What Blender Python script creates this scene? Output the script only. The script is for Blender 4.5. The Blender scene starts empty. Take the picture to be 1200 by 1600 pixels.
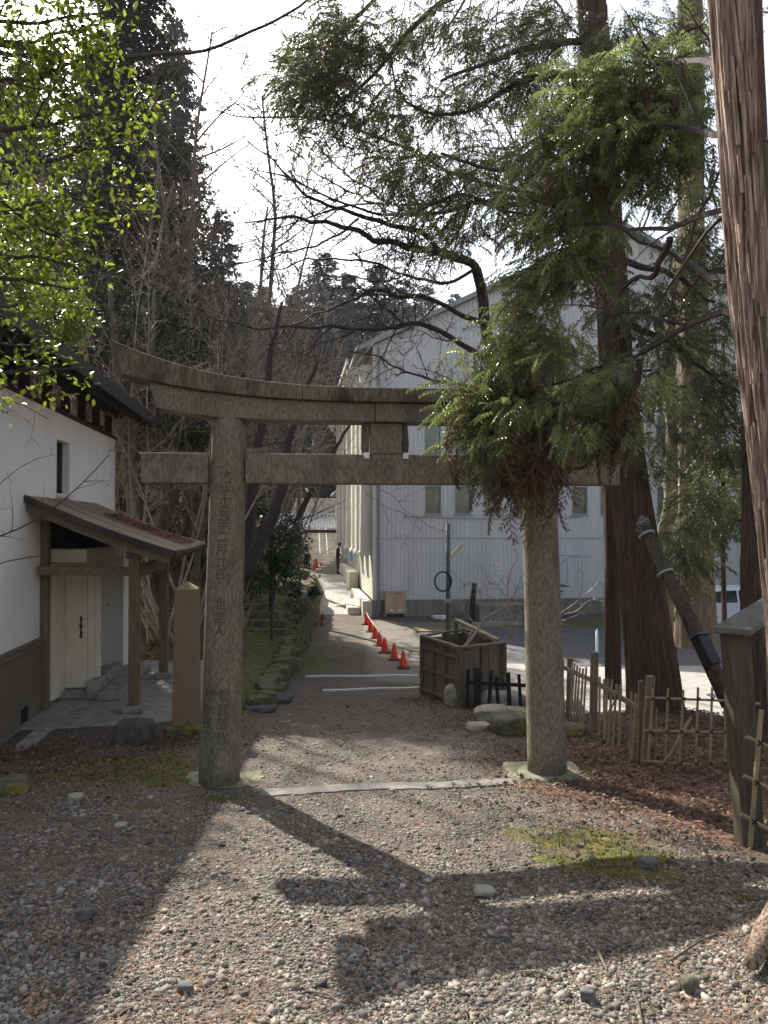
import bpy, math, random
import numpy as np
from mathutils import Vector, Matrix, noise as mnoise

# ------------------------------------------------------------------ camera, sky, sun, exposure
sc = bpy.context.scene
col = sc.collection
EYE = 1.6
cam = bpy.data.cameras.new('camera')
cam.sensor_fit = 'VERTICAL'; cam.sensor_height = 24.0; cam.lens = 18.0
cam.clip_start = 0.05; cam.clip_end = 1500
camo = bpy.data.objects.new('camera', cam); col.objects.link(camo)
camo.location = (0, 0, EYE)
camo.rotation_euler = (math.radians(90 + 0.955), 0, 0)
sc.camera = camo

SUN = Vector((-0.52, 0.85, 0.81)).normalized()
sun_el = math.asin(SUN.z); sun_az = math.atan2(SUN.x, SUN.y)
w = bpy.data.worlds.new('World'); sc.world = w; w.use_nodes = True
nt = w.node_tree; nt.nodes.clear()
sky = nt.nodes.new('ShaderNodeTexSky'); sky.sky_type = 'NISHITA'; sky.sun_disc = False
sky.sun_elevation = sun_el; sky.sun_rotation = sun_az
sky.air_density = 1.0; sky.dust_density = 3.0; sky.ozone_density = 1.0
bg = nt.nodes.new('ShaderNodeBackground'); bg.inputs['Strength'].default_value = 0.13
ow = nt.nodes.new('ShaderNodeOutputWorld')
hs = nt.nodes.new('ShaderNodeHueSaturation'); hs.inputs['Saturation'].default_value = .55   # thin white haze
nt.links.new(sky.outputs[0], hs.inputs['Color']); nt.links.new(hs.outputs[0], bg.inputs[0]); nt.links.new(bg.outputs[0], ow.inputs[0])
sl = bpy.data.lights.new('sun', 'SUN'); sl.energy = 5.0; sl.angle = math.radians(0.55); sl.color = (1.0, 0.94, 0.84)
so = bpy.data.objects.new('sun', sl); col.objects.link(so)
so.rotation_euler = SUN.to_track_quat('Z', 'Y').to_euler()
so.location = (-20, 33, 31)
sc.view_settings.view_transform = 'Standard'
sc.view_settings.look = 'None'
sc.view_settings.exposure = 1.2
sc.view_settings.gamma = 1
sc.view_settings.use_curve_mapping = False

R = random.Random(7)
NR = np.random.default_rng(11)

# ------------------------------------------------------------------ materials
def mat(name, c1, c2=None, scale=6, rough=.8, bump=.3, bscale=30, c3=None, s3=1.5, f3=.5, stretch=(1, 1, 1),
        spec=.3, metal=0, bdist=.01, rnd=0.0, transl=0.0, detail=6, coords='Object', f3w=.12):
    m = bpy.data.materials.new(name); m.use_nodes = True
    n = m.node_tree.nodes; l = m.node_tree.links; n.clear()
    out = n.new('ShaderNodeOutputMaterial'); b = n.new('ShaderNodeBsdfPrincipled')
    b.inputs['Roughness'].default_value = rough
    b.inputs['Specular IOR Level'].default_value = spec
    b.inputs['Metallic'].default_value = metal
    tc = n.new('ShaderNodeTexCoord'); mp = n.new('ShaderNodeMapping')
    mp.inputs['Scale'].default_value = stretch
    l.new(tc.outputs[coords], mp.inputs[0])
    c2 = c2 or tuple(x * .7 for x in c1)
    no = n.new('ShaderNodeTexNoise'); no.inputs['Scale'].default_value = scale; no.inputs['Detail'].default_value = detail
    l.new(mp.outputs[0], no.inputs['Vector'])
    cr = n.new('ShaderNodeValToRGB')
    cr.color_ramp.elements[0].position = .35; cr.color_ramp.elements[1].position = .65
    cr.color_ramp.elements[0].color = (*c2, 1); cr.color_ramp.elements[1].color = (*c1, 1)
    l.new(no.outputs['Fac'], cr.inputs[0])
    cur = cr.outputs[0]
    if c3:
        n3 = n.new('ShaderNodeTexNoise'); n3.inputs['Scale'].default_value = s3; n3.inputs['Detail'].default_value = 8
        n3.inputs['Roughness'].default_value = .65
        l.new(mp.outputs[0], n3.inputs['Vector'])
        r3 = n.new('ShaderNodeValToRGB'); r3.color_ramp.elements[0].position = f3; r3.color_ramp.elements[1].position = f3 + f3w
        l.new(n3.outputs['Fac'], r3.inputs[0])
        mx = n.new('ShaderNodeMixRGB'); mx.inputs[2].default_value = (*c3, 1)
        l.new(r3.outputs[0], mx.inputs[0]); l.new(cur, mx.inputs[1]); cur = mx.outputs[0]
    if rnd:
        at = n.new('ShaderNodeAttribute'); at.attribute_name = 'rnd'
        mr = n.new('ShaderNodeMapRange'); mr.inputs[3].default_value = 1 - rnd; mr.inputs[4].default_value = 1 + rnd
        l.new(at.outputs['Fac'], mr.inputs[0])
        mm = n.new('ShaderNodeMixRGB'); mm.blend_type = 'MULTIPLY'; mm.inputs[0].default_value = 1
        l.new(cur, mm.inputs[1]); l.new(mr.outputs[0], mm.inputs[2]); cur = mm.outputs[0]
    l.new(cur, b.inputs['Base Color'])
    if bump:
        nb = n.new('ShaderNodeTexNoise'); nb.inputs['Scale'].default_value = bscale; nb.inputs['Detail'].default_value = 8
        l.new(mp.outputs[0], nb.inputs['Vector'])
        bp = n.new('ShaderNodeBump'); bp.inputs['Strength'].default_value = bump; bp.inputs['Distance'].default_value = bdist
        l.new(nb.outputs['Fac'], bp.inputs['Height']); l.new(bp.outputs[0], b.inputs['Normal'])
    if transl:
        tr = n.new('ShaderNodeBsdfTranslucent'); l.new(cur, tr.inputs[0])
        ms = n.new('ShaderNodeMixShader'); ms.inputs[0].default_value = transl
        l.new(b.outputs[0], ms.inputs[1]); l.new(tr.outputs[0], ms.inputs[2]); l.new(ms.outputs[0], out.inputs[0])
    else:
        l.new(b.outputs[0], out.inputs[0])
    m['tuned'] = 1
    return m

M = {}
M['torii'] = mat('weathered_granite', (.235, .203, .148), (.122, .106, .078), 45, .9, .7, 110, (.065, .057, .043), 3.6, .50, bdist=.008, f3w=.28, stretch=(1, 1, .45))
M['torii_dark'] = mat('weathered_granite_top', (.19, .155, .105), (.09, .075, .05), 40, .9, .7, 140, (.03, .028, .024), 4.5, .47, stretch=(1, 1, .35), bdist=.006, f3w=.2)
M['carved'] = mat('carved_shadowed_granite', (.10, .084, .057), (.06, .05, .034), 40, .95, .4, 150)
M['obelisk'] = mat('brown_sandstone', (.235, .175, .105), (.17, .125, .075), 60, .9, .5, 120, (.07, .06, .045), 2.2, .6)
M['slab'] = mat('old_concrete', (.33, .31, .27), (.22, .2, .17), 7, .9, .5, 60, (.12, .11, .06), 2.5, .56)
M['thresh'] = mat('worn_threshold_concrete', (.24, .225, .195), (.15, .14, .12), 9, .95, .6, 70, (.10, .09, .07), 3, .52, f3w=.2)
M['slab_moss'] = mat('mossy_concrete', (.27, .25, .19), (.15, .15, .08), 9, .95, .6, 60, (.12, .13, .02), 4, .56)
M['plaster'] = mat('white_plaster', (.84, .825, .78), (.78, .765, .71), 2, .85, .12, 50, (.50, .49, .40), .7, .58, stretch=(1, 1, .6), f3w=.35)
M['plaster_door'] = mat('cream_plaster_door', (.72, .65, .52), (.62, .56, .44), 3, .8, .15, 50, (.45, .40, .3), 3, .62, f3w=.25)
M['wood'] = mat('weathered_wood', (.22, .165, .11), (.12, .09, .06), 5, .85, .6, 25, (.07, .06, .05), 3, .6, stretch=(8, 8, .7), bdist=.006)
M['wood_y'] = mat('weathered_beam_wood', (.22, .175, .12), (.11, .085, .06), 6, .85, .6, 25, (.10, .11, .05), 3, .6, stretch=(6, .8, 6), bdist=.006)
M['wains'] = mat('wainscot_wood', (.21, .175, .13), (.13, .11, .085), 5, .85, .5, 25, (.09, .085, .06), 2.2, .55, stretch=(9, 9, .6))
M['darkwood'] = mat('dark_stained_wood', (.045, .034, .026), (.022, .018, .015), 5, .75, .5, 30, stretch=(1, 6, 6))
M['roof'] = mat('dark_metal_roof', (.055, .045, .04), (.03, .026, .024), 3, .5, .2, 20, (.10, .06, .035), 2, .62)
M['porch_roof'] = mat('brown_sheet_roof', (.25, .18, .115), (.16, .12, .08), 2, .55, .2, 20, (.19, .17, .14), 1.6, .55, f3w=.25)
M['iron'] = mat('black_iron', (.02, .018, .016), (.012, .011, .01), 20, .5, .3, 50)
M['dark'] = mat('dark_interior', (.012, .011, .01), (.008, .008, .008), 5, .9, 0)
M['siding'] = mat('grey_metal_siding', (.60, .60, .59), (.53, .535, .53), 1.2, .5, .08, 10, (.43, .43, .39), .8, .55, stretch=(1.4, 1.4, .22), f3w=.3, spec=.4)
M['side_white'] = mat('cream_metal_siding', (.68, .66, .58), (.60, .58, .50), 1.5, .5, .1, 10, (.45, .44, .38), .8, .58, stretch=(1, 1, .3), f3w=.2)
M['side_smooth'] = mat('greenish_plaster', (.56, .57, .49), (.50, .51, .43), 1.5, .8, .1, 30, (.38, .38, .28), 1, .55, f3w=.2)
M['found'] = mat('stained_concrete', (.27, .25, .22), (.17, .155, .135), 4, .9, .4, 40, (.07, .06, .05), 2, .52, stretch=(2.5, 1, .5), f3w=.2)
M['cream_conc'] = mat('pale_concrete', (.62, .57, .46), (.5, .46, .37), 3, .9, .3, 40, (.25, .22, .17), 1.5, .6)
M['glass'] = mat('dusty_window_glass', (.17, .19, .155), (.10, .115, .085), 1.1, .12, .1, 3, (.30, .31, .25), .9, .5, spec=.8)
M['frame'] = mat('grey_window_frame', (.30, .32, .33), (.24, .26, .27), 6, .5, .05)
M['asphalt'] = mat('old_asphalt', (.115, .115, .12), (.08, .08, .084), 25, .85, .5, 120, (.17, .165, .16), .9, .55, f3w=.3)
M['concrete_road'] = mat('worn_concrete_road', (.36, .34, .31), (.28, .265, .24), 6, .9, .4, 90, (.20, .19, .17), .8, .55, f3w=.2)
M['cone'] = mat('red_cone_plastic', (.72, .055, .02), (.62, .05, .02), 8, .45, .1, 30, (.35, .05, .03), 4, .62)
M['cone_base'] = mat('black_rubber', (.03, .03, .032), (.02, .02, .02), 8, .8, .1)
M['rope'] = mat('striped_rope', (.7, .6, .5), (.6, .25, .15), 8, .8, .1)
M['hydrant'] = mat('red_iron_paint', (.30, .035, .02), (.18, .03, .02), 14, .5, .3)
M['wood_enc'] = mat('enclosure_board', (.20, .17, .125), (.12, .10, .075), 5, .88, .5, 25, (.09, .09, .05), 3, .58, stretch=(7, 7, .6))
M['wood_rail'] = mat('enclosure_frame', (.17, .145, .105), (.09, .077, .058), 6, .85, .6, 25, (.2, .17, .1), 3, .64, stretch=(3, 3, 1.5))
M['burnt'] = mat('charred_wood', (.03, .024, .02), (.015, .012, .01), 12, .8, .8, 40, stretch=(5, 5, .8), bdist=.01)
M['bamboo'] = mat('dry_bamboo', (.33, .255, .14), (.22, .17, .095), 7, .55, .2, 20, (.16, .12, .06), 6, .62)
M['twine'] = mat('black_twine', (.02, .017, .015), (.012, .01, .01), 30, .9, .5)
M['pole'] = mat('grey_green_pole', (.085, .10, .10), (.055, .065, .065), 8, .6, .2)
M['bracket'] = mat('lichen_bracket', (.40, .42, .26), (.28, .3, .2), 12, .8, .3)
M['white_post'] = mat('white_pipe', (.62, .66, .68), (.48, .5, .52), 10, .5, .2)
M['rock'] = mat('pale_lichen_rock', (.42, .38, .31), (.24, .22, .17), 7, .92, .8, 35, (.17, .155, .12), 3, .52, bdist=.03)
M['rock_dark'] = mat('dark_field_rock', (.11, .11, .105), (.055, .055, .052), 9, .9, .8, 35, (.2, .19, .16), 4, .62, bdist=.02)
M['rock_moss'] = mat('mossy_wall_rock', (.16, .145, .10), (.08, .07, .05), 9, .95, .9, 30, (.17, .165, .025), 3.2, .49, bdist=.03)
M['loose'] = mat('grey_field_stone', (.22, .205, .18), (.12, .11, .095), 12, .9, .6, 60, (.30, .28, .24), 5, .6)
M['loose_dark'] = mat('dull_grey_stone', (.15, .145, .135), (.08, .077, .07), 14, .9, .6, 60, (.22, .2, .17), 5, .6)
M['old_log'] = mat('old_log_bark', (.085, .066, .05), (.035, .028, .022), 7, .9, 1, 18, (.14, .12, .09), 5, .6, stretch=(2.2, 2.2, 2.2), bdist=.015)
M['step'] = mat('stone_step', (.26, .245, .2), (.15, .14, .11), 9, .93, .7, 40, (.17, .17, .04), 3, .56)
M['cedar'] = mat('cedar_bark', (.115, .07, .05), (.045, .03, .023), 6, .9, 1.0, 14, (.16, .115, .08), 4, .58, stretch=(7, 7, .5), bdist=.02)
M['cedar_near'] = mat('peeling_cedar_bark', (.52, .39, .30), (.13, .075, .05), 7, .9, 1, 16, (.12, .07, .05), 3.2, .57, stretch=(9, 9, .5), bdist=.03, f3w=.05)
M['bark'] = mat('grey_bark', (.17, .145, .11), (.09, .075, .058), 10, .9, .6, 25, (.24, .22, .16), 5, .58, stretch=(2, 2, .8))
M['bark_moss'] = mat('mossy_bark', (.22, .20, .13), (.12, .11, .07), 9, .9, .6, 25, (.13, .15, .03), 4, .55, stretch=(2, 2, .8))
M['bark_dark'] = mat('dark_branch_bark', (.062, .046, .044), (.035, .026, .025), 14, .85, .5, 30)
M['twig_pale'] = mat('pale_twig_bark', (.38, .32, .26), (.24, .19, .15), 10, .75, .2, 30)
M['leaf'] = mat('broadleaf', (.20, .24, .02), (.11, .15, .018), 3, .32, .05, 30, rnd=.75, transl=.42, spec=.5)
M['cam_leaf'] = mat('camellia_leaf', (.035, .075, .022), (.022, .05, .018), 3, .22, .05, 30, rnd=.5, transl=.18, spec=.7)
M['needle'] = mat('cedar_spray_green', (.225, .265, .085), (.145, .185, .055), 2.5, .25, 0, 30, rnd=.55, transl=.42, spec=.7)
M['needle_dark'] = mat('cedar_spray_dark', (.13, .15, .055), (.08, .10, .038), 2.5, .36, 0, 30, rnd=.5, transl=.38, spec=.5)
M['needle_brown'] = mat('dead_cedar_spray', (.17, .10, .06), (.10, .06, .038), 3, .7, 0, 30, rnd=.4, transl=.2)
M['far_needle'] = mat('far_conifer_green', (.042, .058, .035), (.03, .042, .028), .4, .7, 0, 30, (.085, .065, .045), .35, .56, rnd=.4, transl=.15, f3w=.15)
M['hedge_leaf'] = mat('understory_leaf', (.04, .055, .02), (.022, .034, .014), 1.5, .65, 0, 30, rnd=.5, transl=.2, spec=.15)
M['dry_leaf'] = mat('dry_brown_leaf', (.19, .11, .07), (.09, .055, .04), 5, .7, .05, 30, rnd=.5, transl=.12)
M['twigleaf'] = mat('withered_maple_leaf', (.40, .24, .13), (.26, .15, .08), 4, .6, 0, 30, rnd=.4, transl=.3)
M['pebble'] = mat('crushed_stone', (.23, .205, .17), (.13, .115, .098), 3, .85, .2, 40, (.25, .155, .10), 2.6, .60, rnd=.8, f3w=.08)
M['needle_litter'] = mat('fallen_cedar_needles', (.24, .12, .065), (.14, .07, .04), 5, .8, 0, 30, rnd=.4)
M['mossblade'] = mat('moss_tuft', (.055, .075, .017), (.04, .05, .012), 4, .9, 0, 30, rnd=.4, transl=.2)
M['brown_twig'] = mat('brown_twig_bark', (.20, .145, .12), (.12, .085, .07), 10, .8, .2, 30)
M['red_leaf'] = mat('reddish_dead_leaf', (.30, .125, .08), (.18, .075, .05), 5, .7, .05, 30, rnd=.5)
M['sunlit_gravel'] = mat('sunlit_gravel_yard', (.36, .33, .28), (.24, .22, .185), 30, .9, .5, 90, (.17, .155, .11), .9, .58, f3w=.2)  # gravel with the sunlight put into its pale colour
M['cabinet'] = mat('beige_plywood', (.50, .37, .25), (.42, .31, .21), 5, .75, .15, 30, (.36, .28, .19), 2, .6, stretch=(1, 1, .4))
M['cabinet_frame'] = mat('grey_wood_trim', (.42, .38, .33), (.32, .29, .25), 6, .8, .2)
M['white_paint'] = mat('white_paint', (.78, .78, .76), (.7, .7, .68), 5, .5, .05)
M['ink'] = mat('black_ink', (.03, .028, .025), (.03, .028, .025), 5, .8, 0)
M['blue_print'] = mat('blue_print', (.10, .36, .66), (.10, .33, .6), 5, .6, 0)
M['car_paint'] = mat('white_car_paint', (.70, .74, .80), (.68, .72, .78), 2, .2, 0, spec=.6)
M['car_glass'] = mat('dark_car_glass', (.02, .025, .028), (.02, .025, .028), 2, .06, 0, spec=.8)
M['green_paint'] = mat('green_door_paint', (.05, .25, .10), (.04, .2, .08), 4, .5, .1)
M['skin'] = mat('skin', (.55, .36, .26), (.5, .32, .23), 5, .6, 0)
M['cloth_black'] = mat('black_cloth', (.018, .018, .022), (.012, .012, .015), 9, .9, .2)
M['cloth_dark'] = mat('dark_grey_trousers', (.03, .03, .038), (.02, .02, .025), 9, .9, .2)
M['cloth_brown'] = mat('olive_trousers', (.10, .085, .06), (.07, .06, .045), 9, .9, .2)
M['cloth_white'] = mat('white_cloth', (.6, .6, .58), (.5, .5, .5), 9, .9, .2)
M['hair'] = mat('black_hair', (.012, .01, .009), (.02, .016, .014), 30, .6, .3)
M['hillm'] = mat('wooded_hill_soil', (.12, .095, .065), (.07, .06, .045), .3, .95, .5, 3, (.06, .075, .03), .15, .5)
M['white_strip'] = mat('pale_curb_stone', (.60, .58, .52), (.48, .46, .42), 8, .85, .3)
M['stairs_far'] = mat('sunlit_stone_stairs', (.62, .57, .5), (.42, .38, .33), 2, .9, .3, 20)

# ------------------------------------------------------------------ helpers
def W(px, py, d):
    return Vector(((px - 600) / 1200 * d, d, EYE + (820 - py) / 1200 * d))

def ss(a, b, x):
    t = np.clip((x - a) / (b - a), 0, 1)
    return t * t * (3 - 2 * t)

def tag(o, label=None, cat=None, group=None, kind=None):
    if label: o['label'] = label
    if cat: o['category'] = cat
    if group: o['group'] = group
    if kind: o['kind'] = kind
    return o

def empty(name, loc, rz=0, label=None, cat=None, group=None):
    o = bpy.data.objects.new(name, None); col.objects.link(o)
    o.location = loc; o.rotation_euler = (0, 0, rz); o.empty_display_size = .2
    return tag(o, label, cat, group)

def link_mesh(name, me, m, parent=None, smooth=False, bevel=0, loc=None):
    if m is not None and not me.materials: me.materials.append(m)
    if smooth:
        me.polygons.foreach_set('use_smooth', np.ones(len(me.polygons), dtype=bool))
    o = bpy.data.objects.new(name, me); col.objects.link(o)
    if parent: o.parent = parent
    if loc is not None: o.location = loc
    if bevel:
        b = o.modifiers.new('bevel', 'BEVEL'); b.width = bevel; b.segments = 2; b.limit_method = 'ANGLE'
    return o

class MB:
    def __init__(s): s.v = []; s.f = []
    def add(s, vs, fs):
        k = len(s.v); s.v += [tuple(v) for v in vs]; s.f += [tuple(i + k for i in f) for f in fs]
    def box(s, x0, x1, y0, y1, z0, z1, mtx=None):
        vs = [Vector((x, y, z)) for z in (z0, z1) for y in (y0, y1) for x in (x0, x1)]
        if mtx: vs = [mtx @ v for v in vs]
        s.add(vs, [(0, 2, 3, 1), (4, 5, 7, 6), (0, 1, 5, 4), (2, 6, 7, 3), (0, 4, 6, 2), (1, 3, 7, 5)])
        return s
    def bar(s, p, q, w, h, up=(0, 0, 1)):
        p = Vector(p); q = Vector(q); d = (q - p).normalized(); u = Vector(up)
        if abs(d.z) > .9 and abs(u.z) > .9: u = Vector((0, 1, 0))
        x = d.cross(u)
        if x.length < 1e-4: x = d.cross(Vector((0, 1, 0)))
        x.normalize(); u = x.cross(d).normalized()
        vs = [c + x * a * w / 2 + u * b * h / 2 for c in (p, q) for (a, b) in ((-1, -1), (1, -1), (1, 1), (-1, 1))]
        s.add(vs, [(3, 2, 1, 0), (4, 5, 6, 7), (0, 1, 5, 4), (1, 2, 6, 5), (2, 3, 7, 6), (3, 0, 4, 7)])
        return s
    def tube(s, pts, rads, n=6, cap=True):
        pts = [Vector(p) for p in pts]
        if not hasattr(rads, '__len__'): rads = [rads] * len(pts)
        k0 = len(s.v); ref = None
        for i, p in enumerate(pts):
            t = (pts[min(i + 1, len(pts) - 1)] - pts[max(i - 1, 0)])
            if t.length < 1e-9: t = Vector((0, 0, 1))
            t.normalize()
            if ref is None:
                ref = t.orthogonal().normalized()
            else:
                ref = (ref - t * ref.dot(t))
                ref = ref.normalized() if ref.length > 1e-6 else t.orthogonal().normalized()
            b = t.cross(ref)
            for j in range(n):
                a = 2 * math.pi * j / n
                s.v.append(tuple(p + (ref * math.cos(a) + b * math.sin(a)) * rads[i]))
        for i in range(len(pts) - 1):
            for j in range(n):
                j2 = (j + 1) % n
                s.f.append((k0 + i * n + j, k0 + i * n + j2, k0 + (i + 1) * n + j2, k0 + (i + 1) * n + j))
        if cap:
            s.f.append(tuple(k0 + j for j in range(n))[::-1])
            s.f.append(tuple(k0 + (len(pts) - 1) * n + j for j in range(n)))
        return s
    def prism(s, poly, y0, y1):
        n = len(poly)
        s.add([(x, y0, z) for x, z in poly] + [(x, y1, z) for x, z in poly],
              [tuple(range(n)), tuple(range(2 * n - 1, n - 1, -1))] + [(i, i + n, (i + 1) % n + n, (i + 1) % n) for i in range(n)])
        return s
    def mesh(s, name, off=None):
        me = bpy.data.meshes.new(name)
        v = s.v if off is None else [(a - off[0], b - off[1], c - off[2]) for a, b, c in s.v]
        me.from_pydata(v, [], s.f); me.update(); return me
    def build(s, name, m, parent=None, smooth=False, bevel=0, world=False):
        off = parent.location if (parent and world) else None
        o = link_mesh(name, s.mesh(name, off), m, parent, smooth, bevel)
        return o
    def thing(s, name, m, base, label, cat, group=None, smooth=False, bevel=0):
        o = link_mesh(name, s.mesh(name, base), m, None, smooth, bevel, loc=base)
        return tag(o, label, cat, group)

def np_mesh(name, V, F, m, parent=None, rnd=None, smooth=False, off=None, loc=None):
    """V (n,3) and F (k,3 or 4) arrays"""
    me = bpy.data.meshes.new(name)
    V = np.asarray(V, dtype=np.float32)
    if off is not None: V = V - np.array(off, dtype=np.float32)
    F = np.asarray(F, dtype=np.int32); q = F.shape[1]
    me.vertices.add(len(V)); me.vertices.foreach_set('co', V.ravel())
    me.loops.add(F.size); me.loops.foreach_set('vertex_index', F.ravel())
    me.polygons.add(len(F)); me.polygons.foreach_set('loop_start', np.arange(0, F.size, q, dtype=np.int32))
    me.polygons.foreach_set('loop_total', np.full(len(F), q, dtype=np.int32))
    if smooth: me.polygons.foreach_set('use_smooth', np.ones(len(F), dtype=bool))
    me.update(calc_edges=True); me.validate()
    if rnd is not None:
        a = me.attributes.new('rnd', 'FLOAT', 'POINT'); a.data.foreach_set('value', np.asarray(rnd, dtype=np.float32))
    return link_mesh(name, me, m, parent, loc=loc)

def scatter(tv, tf, pos, rot, scl):
    """instances of a template: tv (k,3), tf (m,3), pos (n,3), rot (n,3,3), scl (n,) or (n,3)"""
    n = len(pos); k = len(tv)
    scl = np.asarray(scl)
    if scl.ndim == 1: scl = scl[:, None].repeat(3, 1)
    P = tv[None] * scl[:, None, :]
    P = np.einsum('nij,nkj->nki', rot, P) + pos[:, None, :]
    F = tf[None] + (np.arange(n) * k)[:, None, None]
    return P.reshape(-1, 3), F.reshape(-1, tf.shape[1])

def rand_rot(n, tilt=.4):
    a = NR.uniform(0, 2 * np.pi, n); b = NR.normal(0, tilt, n); c = NR.normal(0, tilt, n)
    return euler(a, b, c)

def euler(a, b, c):
    ca, sa, cb, sb, cc, sn = np.cos(a), np.sin(a), np.cos(b), np.sin(b), np.cos(c), np.sin(c)
    n = len(a); Z = np.zeros(n); O = np.ones(n)
    Rz = np.stack([ca, -sa, Z, sa, ca, Z, Z, Z, O], 1).reshape(-1, 3, 3)
    Ry = np.stack([cb, Z, sb, Z, O, Z, -sb, Z, cb], 1).reshape(-1, 3, 3)
    Rx = np.stack([O, Z, Z, Z, cc, -sn, Z, sn, cc], 1).reshape(-1, 3, 3)
    return Rz @ Ry @ Rx

def frames(dirs):
    """rotation matrices whose x axis is dirs and whose z stays near up"""
    d = dirs / np.linalg.norm(dirs, axis=1, keepdims=True)
    up = np.tile([0., 0., 1.], (len(d), 1)) + NR.normal(0, .25, d.shape)
    y = np.cross(up, d); y /= np.linalg.norm(y, axis=1, keepdims=True) + 1e-9
    z = np.cross(d, y)
    return np.stack([d, y, z], 2)

# ------------------------------------------------------------------ terrain
HY = [-200, -60, 0, 7.2, 14, 17, 19, 28, 30.5, 41, 48, 60, 75, 400]
HZ = [9, 6.6, 0, -.80, -1.50, -1.75, -1.90, -2.05, -1.95, -1.07, -1.50, -1.6, -1.6, -1.6]
def H(y): return np.interp(y, HY, HZ)
def XW(y): return -1.87 - .046 * (y - 11.8)
def G(x, y):
    x = np.asarray(x, float); y = np.asarray(y, float)
    h = H(y) + 0 * x
    u = XW(y) - x
    B = np.interp(y, [0, 11, 12.5, 16, 20, 24, 28, 34, 39, 45], [0, 0, .12, .35, .75, 1.15, 1.3, 1.1, .1, 0])
    h = h + B * ss(0, .22, u) + .35 * ss(17, 24, y) * ss(46, 38, y) * ss(.3, 2.5, u)
    s = ss(2.1, 2.9, -x) * ss(8.0, 10, y) * ss(17.5, 14.6, y)
    h = h * (1 - s) + (-1.15) * s
    hill = np.clip((y - 15.2) * .15, 0, 4.2) * ss(1.2, 3.2, u) * ss(80, 50, y) * .75
    hill = hill + np.clip(u - 5, 0, 60) * .42 * ss(15, 26, y)
    h = h + hill
    # foreground left stays level with the path, right side drops to the yard
    r = ss(2.3, 3.6, x) * ss(9.5, 13.5, y) * ss(60, 31, y)
    h = h * (1 - r) + np.minimum(h, np.interp(y, [9, 13.5, 30], [-1.3, -1.85, -1.97])) * r
    h = h + .28 * np.exp(-((x - 3.9) ** 2 + (y - 10.6) ** 2) / 1.6)
    h = h + .07 * np.exp(-((x - 1.45) ** 2 / .25 + (y - 5.0) ** 2 / .5))
    h = h + .16 * np.exp(-((x - 2.1) ** 2 / .2 + (y - 3.6) ** 2 / .3))
    far = np.hypot(x, y - 20)
    h = h + np.clip(y - 80, 0, 130) * .42 + np.clip(np.abs(x) - 55, 0, 120) * .25 * (x < 0) + np.clip(x - 70, 0, 120) * .25
    h = h + .012 * np.sin(x * 3.1 + 1.3 * np.sin(y * 1.7)) * np.cos(y * 2.3 + x) * ss(30, 15, far)
    return h
def Gf(x, y): return float(G(x, y))
def onG(px, py, lo=2.0, hi=70.0):
    """point where the sight line through a picture point meets the ground"""
    prev = lo
    for i in range(700):
        d = lo * (hi / lo) ** (i / 700)
        p = W(px, py, d)
        if p.z <= Gf(p.x, p.y): return Vector((p.x, p.y, Gf(p.x, p.y)))
    return W(px, py, hi)

MOSS = [(-2.75, 8.0, .95, .8, 1.2), (-2.1, 7.4, .6, .45, 1.1), (-1.42, 6.55, .22, .10, 1.2), (-2.25, 5.9, .16, .08, 1),
        (-1.95, 6.35, .22, .08, 1), (-1.5, 7.0, .25, .15, .9), (1.42, 5.0, .42, .50, 1.5), (1.15, 5.5, .5, .25, .7), (1.93, 4.15, .09, .10, 1),
        (-1.85, 19.5, .75, 2.6, .9), (.55, 15.6, .45, .35, .9), (4.5, 28.4, 6, .9, .9), (-2.2, 12.0, .5, .9, 1.0), (2.2, 15.5, .7, .9, .5), (4.3, 14.2, 1.5, .5, .6)]
LEAF = [(2.2, 7.6, .95, 1.9, 1.3), (3.4, 8.5, 1.2, 2.2, 1.3), (2.8, 6.0, .8, .9, 1.2), (1.3, 10.7, .7, 1.0, .8), (-3.4, 7.6, .9, .8, .7),
        (-4.2, 8.8, .8, 1.0, .9), (2.4, 12.8, 1.5, 1.5, .7), (.9, 13.3, .6, .5, .8), (3.0, 4.6, .5, .8, 1.0), (-2.5, 9.6, .8, .7, .7)]
def blobs(L, x, y):
    s = 0 * x
    for a, b, rx, ry, k in L:
        s = np.maximum(s, k * np.exp(-(((x - a) / rx) ** 2 + ((y - b) / ry) ** 2)))
    return s
def masks(x, y):
    moss = blobs(MOSS, x, y)
    u = XW(y) - x
    bank = ss(0, .2, u) * ss(11.0, 12.0, y) * ss(48, 40, y)
    moss = np.maximum(moss, bank * ss(4.6, 2.2, u) * .85)
    leaf = blobs(LEAF, x, y)
    leaf = np.maximum(leaf, ss(14.8, 16.5, y) * ss(1.4, 3.0, u) * ss(200, 60, y))
    leaf = np.maximum(leaf, ss(5, 9, x) * ss(15, 10, y))
    leaf = np.maximum(leaf, ss(3.0, 6, -x) * ss(8.5, 3, y) * .8)
    forest = np.maximum(ss(26, 40, u), ss(78, 85, y))
    return np.clip(moss, 0, 1), np.clip(leaf, 0, 1), np.clip(forest, 0, 1)

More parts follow.
